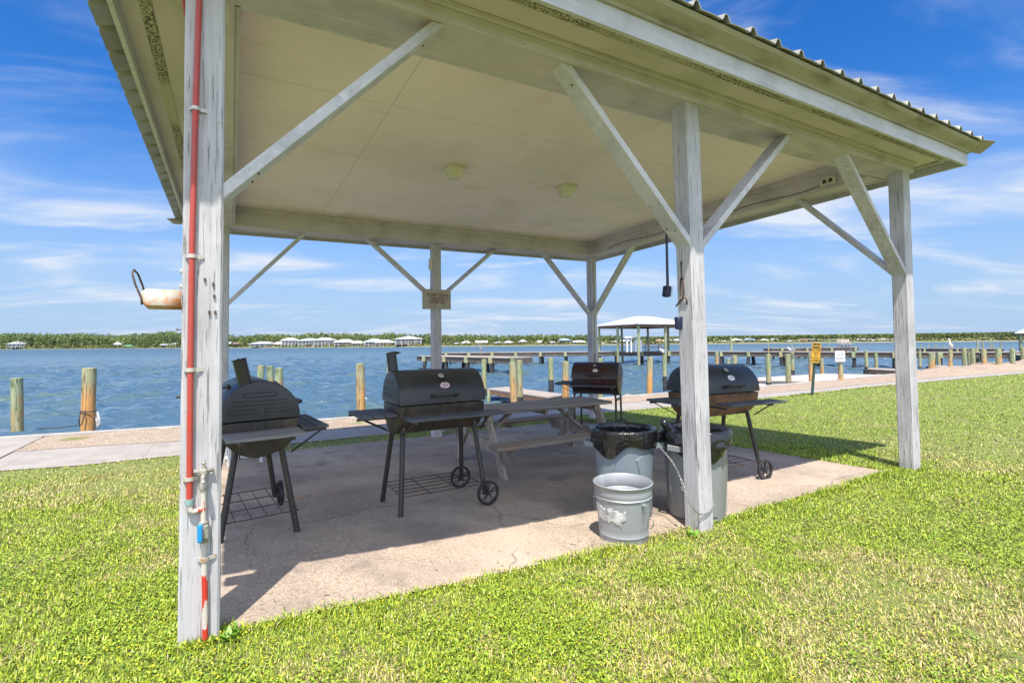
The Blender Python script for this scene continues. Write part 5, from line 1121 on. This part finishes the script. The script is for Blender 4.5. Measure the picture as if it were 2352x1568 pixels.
# ================================================================== FAR SHORE
SH = [(-1200, 620), (-400, 600), (0, 520), (300, 430), (600, 315), (1000, 262), (1400, 245), (1750, 238), (2352, 205), (2900, 200), (3800, 195)]
def shoreY(px): return lerp_tab(SH, px)
cols = list(range(-1200, 3801, 50)); mb = MB(); rows = []
for px in cols:
    Y = shoreY(px); rows.append([(X(px, Y).x, Y-3, WZ-.3), (X(px, Y).x, Y, WZ+.12), (X(px, Y+5).x, Y+5, WZ+.55), (X(px, Y+25).x, Y+25, WZ+1.0), (X(px, Y+400).x, Y+400, WZ+4)])
mb.grid(rows); tag(mb.build('far_shore', M_SHORE, smooth=180), kind='structure')
def house(px0, px1, yt, yb, wall_, roof_, style, label, dY=9, storeys=1, stilts=True, nwin=4):
    pc = (px0+px1)/2; Y = shoreY(pc)+dY; w = (px1-px0)*Y/CF; zt = at(pc, yt, Y).z; zb = WZ+.5; h = zt-zb
    base = X(pc, Y); base.z = zb
    t = thing('shore_house', label, 'house', base, R(RS.uniform(-10, 10)), 'houses along the far shore')
    rh = h*(.40 if storeys == 1 else .29); st = h*(.24 if stilts else .0); hw = h-rh-st; dp = w*.62; ww = w*.44
    mb = MB(); mb.box((0, 0, st+hw/2), (2*ww, dp*.9, hw)); wl = mb.build('wall', WALLC[wall_], t)
    mb = MB(); e = w*.5; z0 = st+hw+.02
    if style == 'hip': mb.add([(-e, -dp/2-1.7, z0), (e, -dp/2-1.7, z0), (e, dp/2+.6, z0), (-e, dp/2+.6, z0), (-e*.38, 0, z0+rh), (e*.38, 0, z0+rh)], [(0, 1, 5, 4), (2, 3, 4, 5), (3, 0, 4), (1, 2, 5)])
    elif style == 'gable': mb.add([(-e, -dp/2-1.7, z0), (e, -dp/2-1.7, z0), (e, dp/2+.6, z0), (-e, dp/2+.6, z0), (-e, 0, z0+rh), (e, 0, z0+rh)], [(0, 1, 5, 4), (2, 3, 4, 5), (3, 0, 4), (1, 2, 5)])
    else: mb.add([(-e, -dp/2-1.7, z0), (e, -dp/2-1.7, z0), (e, dp/2+.6, z0), (-e, dp/2+.6, z0), (0, -dp/2-1.7, z0+rh), (0, dp/2+.6, z0+rh)], [(0, 1, 4), (1, 2, 5, 4), (2, 3, 5), (3, 0, 4, 5)])
    mb.build('roof', ROOFC[roof_], t, solid=.15)
    yf = -dp*.45-.06
    for s_ in range(storeys):
        zc_ = st+hw*(s_+.5)/storeys
        for i in range(nwin):
            x = -ww+2*ww*(i+.5)/nwin; mb = MB(); mb.box((x, yf, zc_), (2*ww/nwin*.62, .10, hw/storeys*.66)); mb.build('window', M_GLASS, t)
    if nwin >= 4:
        for s_ in range(storeys):
            mb = MB(); mb.box((0, -dp/2-.35, st+hw*s_/storeys-.08), (2*ww+.3, 1.6, .16)); mb.build('balcony', WALLC['white'], t)
            mb = MB(); mb.box((0, -dp/2-1.1, st+hw*s_/storeys+.85), (2*ww+.3, .05, .07)); mb.build('railing', WALLC['white'], t)
        for i in range(5):
            x = -ww+2*ww*i/4; mb = MB(); mb.box((x, -dp/2-1.0, (st+hw)/2), (.22, .22, st+hw)); mb.build('porch_post', WALLC['white'], t)
    if stilts:
        for i in range(4):
            x = -ww*.95+1.9*ww*i/3; mb = MB(); mb.box((x, -dp*.42, st/2-.2), (.30, .30, st+.4)); mb.build('stilt', WALLC['wood'], t)
    return t
g2 = lambda x: 459.4+.293*x; g3 = lambda x: 1072+.293*x; g4 = lambda x: 1722.8+.2686*x
H = [(29.5, 72.5, 782.5, 798, 'white', 'grey', 'hip', 'white hip roofed house alone in front of the left pine wood', 1, True, 4),
     (268, 286, 785.5, 797, 'cream', 'white', 'gable', 'small cream house half hidden by pines left of the near post', 1, True, 3), (374, 394, 788, 797, 'white', 'silver', 'hip', 'low white house left of the near post', 1, True, 3), (395, 414, 787, 797, 'white', 'grey', 'gable', 'low white house touching the near left post', 1, True, 3),
     (509, 537, 784, 798, 'cream', 'silver', 'gable', 'cream house just right of the near left post', 1, True, 3), (539, 562, 785, 797, 'wood', 'brown', 'gable', 'brown cottage with dark roof behind the left grill chimney', 1, True, 3), (581, 631, 784.5, 797.5, 'white', 'silver', 'hip', 'long low white house left of the tall two storey one', 1, True, 5),
     (635, 652, 785.5, 797, 'white', 'white', 'gable', 'small white annexe beside the tall two storey house', 1, False, 2), (650, 685, 776, 799, 'white', 'white', 'hip', 'tall two storey white house with square hip roof', 2, True, 4), (691, 732, 777, 798, 'white', 'silver', 'hip', 'two storey white house with long balconies, left of the twin', 2, True, 5),
     (727, 769, 775.5, 798, 'white', 'white', 'crossgable', 'two storey white house with balconies and tall front gable', 2, True, 5), (771, 816, 779.5, 797.5, 'white', 'white', 'hip', 'wide single storey white house with porch roof', 1, True, 5), (811, 840, 783, 797, 'white', 'white', 'hip', 'low white wing right of the wide porch house', 1, True, 4),
     (840, 882, 778.5, 797, 'white', 'silver', 'hip', 'large white house with blue grey roof and stairs', 1, True, 5), (866, 906, 781, 798, 'white', 'white', 'hip', 'white house with wide front steps near the biggest house', 1, True, 4), (908, 972, 772, 797, 'white', 'white', 'crossgable', 'biggest white house with steep gable left of the sign post', 2, True, 5),
     (1040, 1059, 787, 797, 'wood', 'grey', 'hip', 'dark boathouse cottage right of the sign post', 1, True, 2), (1060, 1081, 783.5, 796, 'cream', 'white', 'hip', 'pale cottage next to the dark boathouse cottage', 1, True, 3), (1092, 1120, 782.5, 795.5, 'blue', 'white', 'gable', 'blue grey cottage with white roof', 1, True, 4),
     (1134, 1156, 784.5, 795, 'wood', 'silver', 'hip', 'brown open cottage with pale roof', 1, True, 3), (1156, 1180, 783.5, 795, 'wood', 'white', 'hip', 'brown cottage with white roof in the middle of the shore', 1, True, 3), (1191, 1210, 780, 794.5, 'white', 'white', 'crossgable', 'narrow white house with pointed gable', 1, True, 3),
     (1232, 1244, 782.5, 792, 'cream', 'white', 'gable', 'tiny cream house behind bushes', 1, False, 2), (1259, 1275, 784, 793.5, 'white', 'silver', 'gable', 'small white house left of the blue roofed one', 1, True, 2), (1282, 1310, 777.5, 792, 'white', 'blue', 'hip', 'white house with pale blue roof left of the far right post', 2, True, 3),
     (1311, 1346, 782, 793, 'wood', 'white', 'hip', 'brown and white house beside the far right post', 1, True, 4), (1378, 1393, 786, 792.5, 'wood', 'white', 'hip', 'tiny pavilion like house left of the boathouse', 1, True, 2), (1401, 1416, 783, 791.5, 'blue', 'silver', 'gable', 'blue cottage seen behind the boathouse posts', 1, True, 2),
     (1424, 1449, 780, 791.5, 'blue', 'silver', 'gable', 'larger blue house seen behind the boathouse posts', 1, True, 3), (1505, 1522, 779.5, 791, 'tan', 'salmon', 'hip', 'tan house behind the right half of the boathouse', 1, True, 2), (1523, 1541, 778, 791, 'white', 'white', 'hip', 'white two tier house behind the right half of the boathouse', 1, True, 3), (1542, 1565, 778.5, 790, 'white', 'silver', 'hip', 'white house peeping past the middle post', 1, True, 3),
     (1648, 1670, 782, 789.5, 'cream', 'white', 'hip', 'small cream house right of the middle post', 1, True, 2), (1680, 1700, 778, 789, 'white', 'white', 'crossgable', 'white gabled house above the right grill', 1, True, 3), (1706, 1731, 777, 788.5, 'white', 'blue', 'hip', 'white house with slate blue roof above the right grill', 1, True, 3),
     (1748, 1762, 778.5, 787.5, 'yellow', 'white', 'hip', 'yellow cottage up the slope left of the caution sign', 1, False, 2), (1772, 1784, 777.5, 787, 'white', 'silver', 'crossgable', 'narrow white gabled house left of the caution sign', 1, True, 2), (1804, 1832, 782, 788.5, 'white', 'white', 'hip', 'low white house left of the salmon roofed one', 1, True, 3),
     (1836, 1851, 778.5, 788, 'tan', 'salmon', 'gable', 'house with salmon roof just left of the caution sign', 1, True, 2), (1852, 1868, 778, 788, 'white', 'grey', 'gable', 'white house with grey roof behind the caution sign', 1, True, 3), (1868, 1886, 778.5, 788, 'cream', 'brown', 'hip', 'cream house with brown roof right of the caution sign', 1, True, 2),
     (1902, 1929, 779, 788, 'mint', 'mint', 'hip', 'mint green house left of the kayak sign', 1, True, 3), (1929, 1950, 782, 788, 'white', 'white', 'hip', 'low white house above the kayak sign', 1, True, 3), (1964, 1984, 777.5, 787, 'yellow', 'white', 'crossgable', 'yellow gabled house right of the kayak sign', 1, True, 2),
     (1986, 2015, 780, 787.5, 'white', 'white', 'hip', 'long white house left of the right hand post', 1, True, 4), (2018, 2045, 778, 787, 'white', 'white', 'hip', 'bright white hip roofed house touching the right hand post', 1, True, 4), (2116, 2132, 779.5, 786.5, 'white', 'grey', 'crossgable', 'white gabled house right of the right hand post', 1, True, 2), (2139, 2152, 783.5, 786.5, 'white', 'white', 'hip', 'tiny white roofed hut at the right end of the shore', 1, False, 1),
     (2267, 2290, 783, 787, 'white', 'silver', 'hip', 'low pale hut near the right edge of the shore', 1, False, 1)]
for q in H: house(q[0], q[1], q[2], q[3], q[4], q[5], q[6], q[7], storeys=q[8], stilts=q[9], nwin=q[10])
# small docks on the far shore
deck('shore_dock', 'low dark dock with green roofed boat shelter on the left far shore', [X(244, shoreY(250)-9), X(292, shoreY(290)-9), X(292, shoreY(290)-6), X(244, shoreY(250)-6)], WZ+.7, .3, M_PIERD, M_PIERD)
c = X(297, shoreY(297)-7); t = thing('boat_shelter', 'green roofed boat shelter on the left far shore', 'boathouse', (c.x, c.y, WZ))
mb = MB(); mb.add([(-3.2, -2.5, 1.9), (3.2, -2.5, 1.9), (3.2, 2.5, 1.9), (-3.2, 2.5, 1.9), (-1.6, 0, 3.0), (1.6, 0, 3.0)], [(0, 1, 5, 4), (2, 3, 4, 5), (3, 0, 4), (1, 2, 5)]); mb.build('roof', ROOFC['green'], t, solid=.15)
for x in (-2.8, 0, 2.8):
    mb = MB(); mb.box((x, -2.2, .8), (.25, .25, 2.4)); mb.build('post', WALLC['wood'], t)
# trees
def tree_clumps(mb, c, rad, hgt, n, sz, flat=.5):
    for _ in range(n):
        u = RS.normal(0, 1, 3); u /= max(1e-6, np.linalg.norm(u)); k = RS.uniform(.45, 1)**.5
        p = np.array([c[0]+u[0]*rad*k, c[1]+u[1]*rad*k, c[2]+u[2]*hgt*k]); a = RS.normal(0, 1, 3); a /= np.linalg.norm(a); b = RS.normal(0, 1, 3); b -= a*a.dot(b); b /= np.linalg.norm(b); a[2] *= flat
        s_ = sz*RS.uniform(.6, 1.4); mb.add([p-a*s_, p+b*s_*.8, p+a*s_, p-b*s_*.8], [(0, 1, 2, 3)])
TOP = [(-400, 762), (0, 764.5), (60, 765), (140, 768), (190, 765), (245, 770), (262, 773), (280, 769), (340, 766), (390, 761), (415, 765), (440, 770), (505, 771), (530, 770), (545, 775), (560, 770), (600, 769), (640, 767), (662, 768), (668, 772), (700, 766), (800, 766), (850, 768), (900, 766), (1000, 769), (1100, 770), (1200, 770), (1270, 768), (1330, 770), (1420, 772), (1500, 774), (1560, 773), (1650, 776), (1720, 775.5), (1800, 775), (1940, 773), (1960, 775), (2050, 776), (2110, 775), (2200, 776), (2300, 774), (2400, 774), (2900, 772), (3800, 770)]
M_LEAF2 = M('light_pine_needles', (.175, .23, .065), .7, island=.3); M_LEAF3 = M('dark_pine_needles', (.095, .145, .045), .7, island=.3)
mbT, mbL = MB(), MB(); px = -420.0; mids = []
while px < 2800:
    Yb = shoreY(px); dens = 2.1 if 0 < px < 2352 else 6
    for row in range(3):
        kind = RS.choice([0, 0, 1, 2, 2] if row else [0, 0, 1, 2]); lowf = 3.2*mnoise.noise(Vector((px*.021, row*3.1, 0)))+2.2*mnoise.noise(Vector((px*.09, row*5.7, 1)))
        pj = px+RS.uniform(-3, 3); Y = Yb+[16, 34, 60][row]+RS.uniform(-6, 6)+(8 if 560 < pj < 2300 else -6); s_ = Y/CF
        ztop = at(pj, lerp_tab(TOP, pj)+RS.uniform(-1.5, 4.5)-lowf+[5.0, 1.2, 0][row], Y).z; zb = WZ+1.0; h = max(3.0, ztop-zb); b = X(pj, Y)
        mbT.tube([(b.x, b.y, zb-.5), (b.x+RS.uniform(-.4, .4), b.y, zb+h*.85)], [.22, .10], 5, caps=False)
        sz = .62*s_*2.1
        for c_ in range(6):
            zz_ = zb+h*(.12+.82*c_/5); rd = h*RS.uniform(.15, .26)*(1.12-.10*c_)
            tree_clumps(mbL, (b.x+RS.normal(0, h*.10), b.y+RS.normal(0, 1), zz_), rd, h*.11, 15, sz, .6)
        mids += [kind]*(len(mbL.f)-len(mids))
    px += dens
tag(mbT.build('pine_trunks', M_TRUNK, fix=False), 'bare trunks inside the pine wood on the far shore', 'wood', kind='stuff'); o = mbL.build('pine_wood', M_LEAF, fix=False); o.data.materials.append(M_LEAF2); o.data.materials.append(M_LEAF3); o.data.polygons.foreach_set('material_index', mids); tag(o, 'green pine wood lining the far shore', 'wood', kind='stuff')
mb = MB(); px = -400.0                                     # bushes at the water's edge between the houses
while px < 2700:
    Y = shoreY(px)+RS.uniform(3.5, 8); b = X(px, Y); hh_ = RS.uniform(.8, 2.6)*(1.25 if px < 420 else .8)
    if RS.uniform() < .93: tree_clumps(mb, (b.x, b.y, WZ+.5+hh_*.5), hh_*1.1, hh_*.55, 14, .45*Y/260, .7)
    px += 3.4
tag(mb.build('shore_scrub', M_SCRUB, fix=False), 'low scrub along the far shore', 'scrub', kind='stuff')
def single_pine(px, ytop, label, dY=12, wide=.2):
    Y = shoreY(px)+dY; b = X(px, Y); zb = WZ+.8; h = at(px, ytop, Y).z-zb
    t = thing('pine_tree', label, 'tree', (b.x, b.y, zb), 0, 'pines standing above the far wood')
    mb = MB(); mb.tube([(0, 0, -.5), (.1, 0, h*.5), (-.1, 0, h*.93)], [.28, .2, .07], 7)
    for k in range(6): a = RS.uniform(0, 6.28); z = h*(.6+.06*k); mb.tube([(0, 0, z), (math.cos(a)*h*wide, math.sin(a)*h*wide, z+h*.04)], [.09, .03], 5)
    mb.build('trunk', M_TRUNK, t); mb = MB()
    for k in range(8): a = RS.uniform(0, 6.28); rr_ = h*wide*RS.uniform(.2, .8); tree_clumps(mb, (math.cos(a)*rr_, math.sin(a)*rr_, h*(.60+.05*k)), h*.11, h*.05, 16, .5*Y/CF*2.0, .5)
    mb.build('crown', M_LEAF, t, fix=False)
for q in ((251, 764.5, 'pine with flat crown above the left wood'), (392, 760.5, 'tallest pine of the left wood near the post'), (404, 761.5, 'broad pine beside the near left post'), (352, 763, 'round topped pine among the left wood'), (662, 767, 'leaning pine left of the gap by the two storey houses'), (668, 769, 'small pine at the gap by the two storey houses'), (703, 766, 'pine right of the gap by the two storey houses'),
          (1938, 767.5, 'lone tall pine above the kayak sign', 26), (1280, 767, 'bushy pine above the pale blue roofed house'), (2245, 773, 'pine at the right of the far shore')): single_pine(*q)
def single_palm(px, ytop, label):
    Y = shoreY(px)+5; b = X(px, Y); zb = WZ+.5; h = at(px, ytop, Y).z-zb
    t = thing('palm_tree', label, 'tree', (b.x, b.y, zb), 0, 'palms by the far houses')
    mb = MB(); mb.tube([(0, 0, -.3), (.08, 0, h*.5), (.05, 0, h*.8)], [.18, .15, .13], 7); mb.build('trunk', M_TRUNK, t); mb = MB()
    for k in range(14):
        a = 2*PI*k/14; L_ = h*.34; el = RS.uniform(-.2, .8)
        P = [Vector((math.cos(a)*L_*s_, math.sin(a)*L_*s_, h*.8+L_*(math.sin(el)*s_-.7*s_*s_))) for s_ in (0, .5, 1)]; w_ = Vector((-math.sin(a), math.cos(a), 0))*.16
        mb.add([P[0]-w_*.3, P[0]+w_*.3, P[1]-w_, P[1]+w_, P[2]], [(0, 1, 3, 2), (2, 3, 4)])
    mb.build('crown', M_LEAF, t, fix=False)
for q in ((764, 774, 'palm between the two storey white houses'), (772, 778, 'short palm right of the gabled two storey house'), (832, 780, 'palm in front of the low white wing'), (925, 776, 'palm in front of the biggest white house'), (945, 777, 'second palm in front of the biggest white house'), (862, 783, 'palm by the blue grey roofed house')): single_palm(*q)
for px_, ytop, lab in ((149, 763, 'thin radio mast above the left wood'), (2198, 765, 'lattice radio mast above the right end of the shore')):
    Y = shoreY(px_)+60; b = X(px_, Y); mb = MB(); z1 = at(px_, ytop, Y).z; mb.tube([(0, 0, 0), (0, 0, z1-WZ-1)], [.25, .12], 6); mb.box((0, 0, z1-WZ-2.2), (.9, .9, 1.2)); o = mb.build('radio_mast', M_GREYB); o.location = (b.x, b.y, WZ+1); tag(o, lab, 'mast')
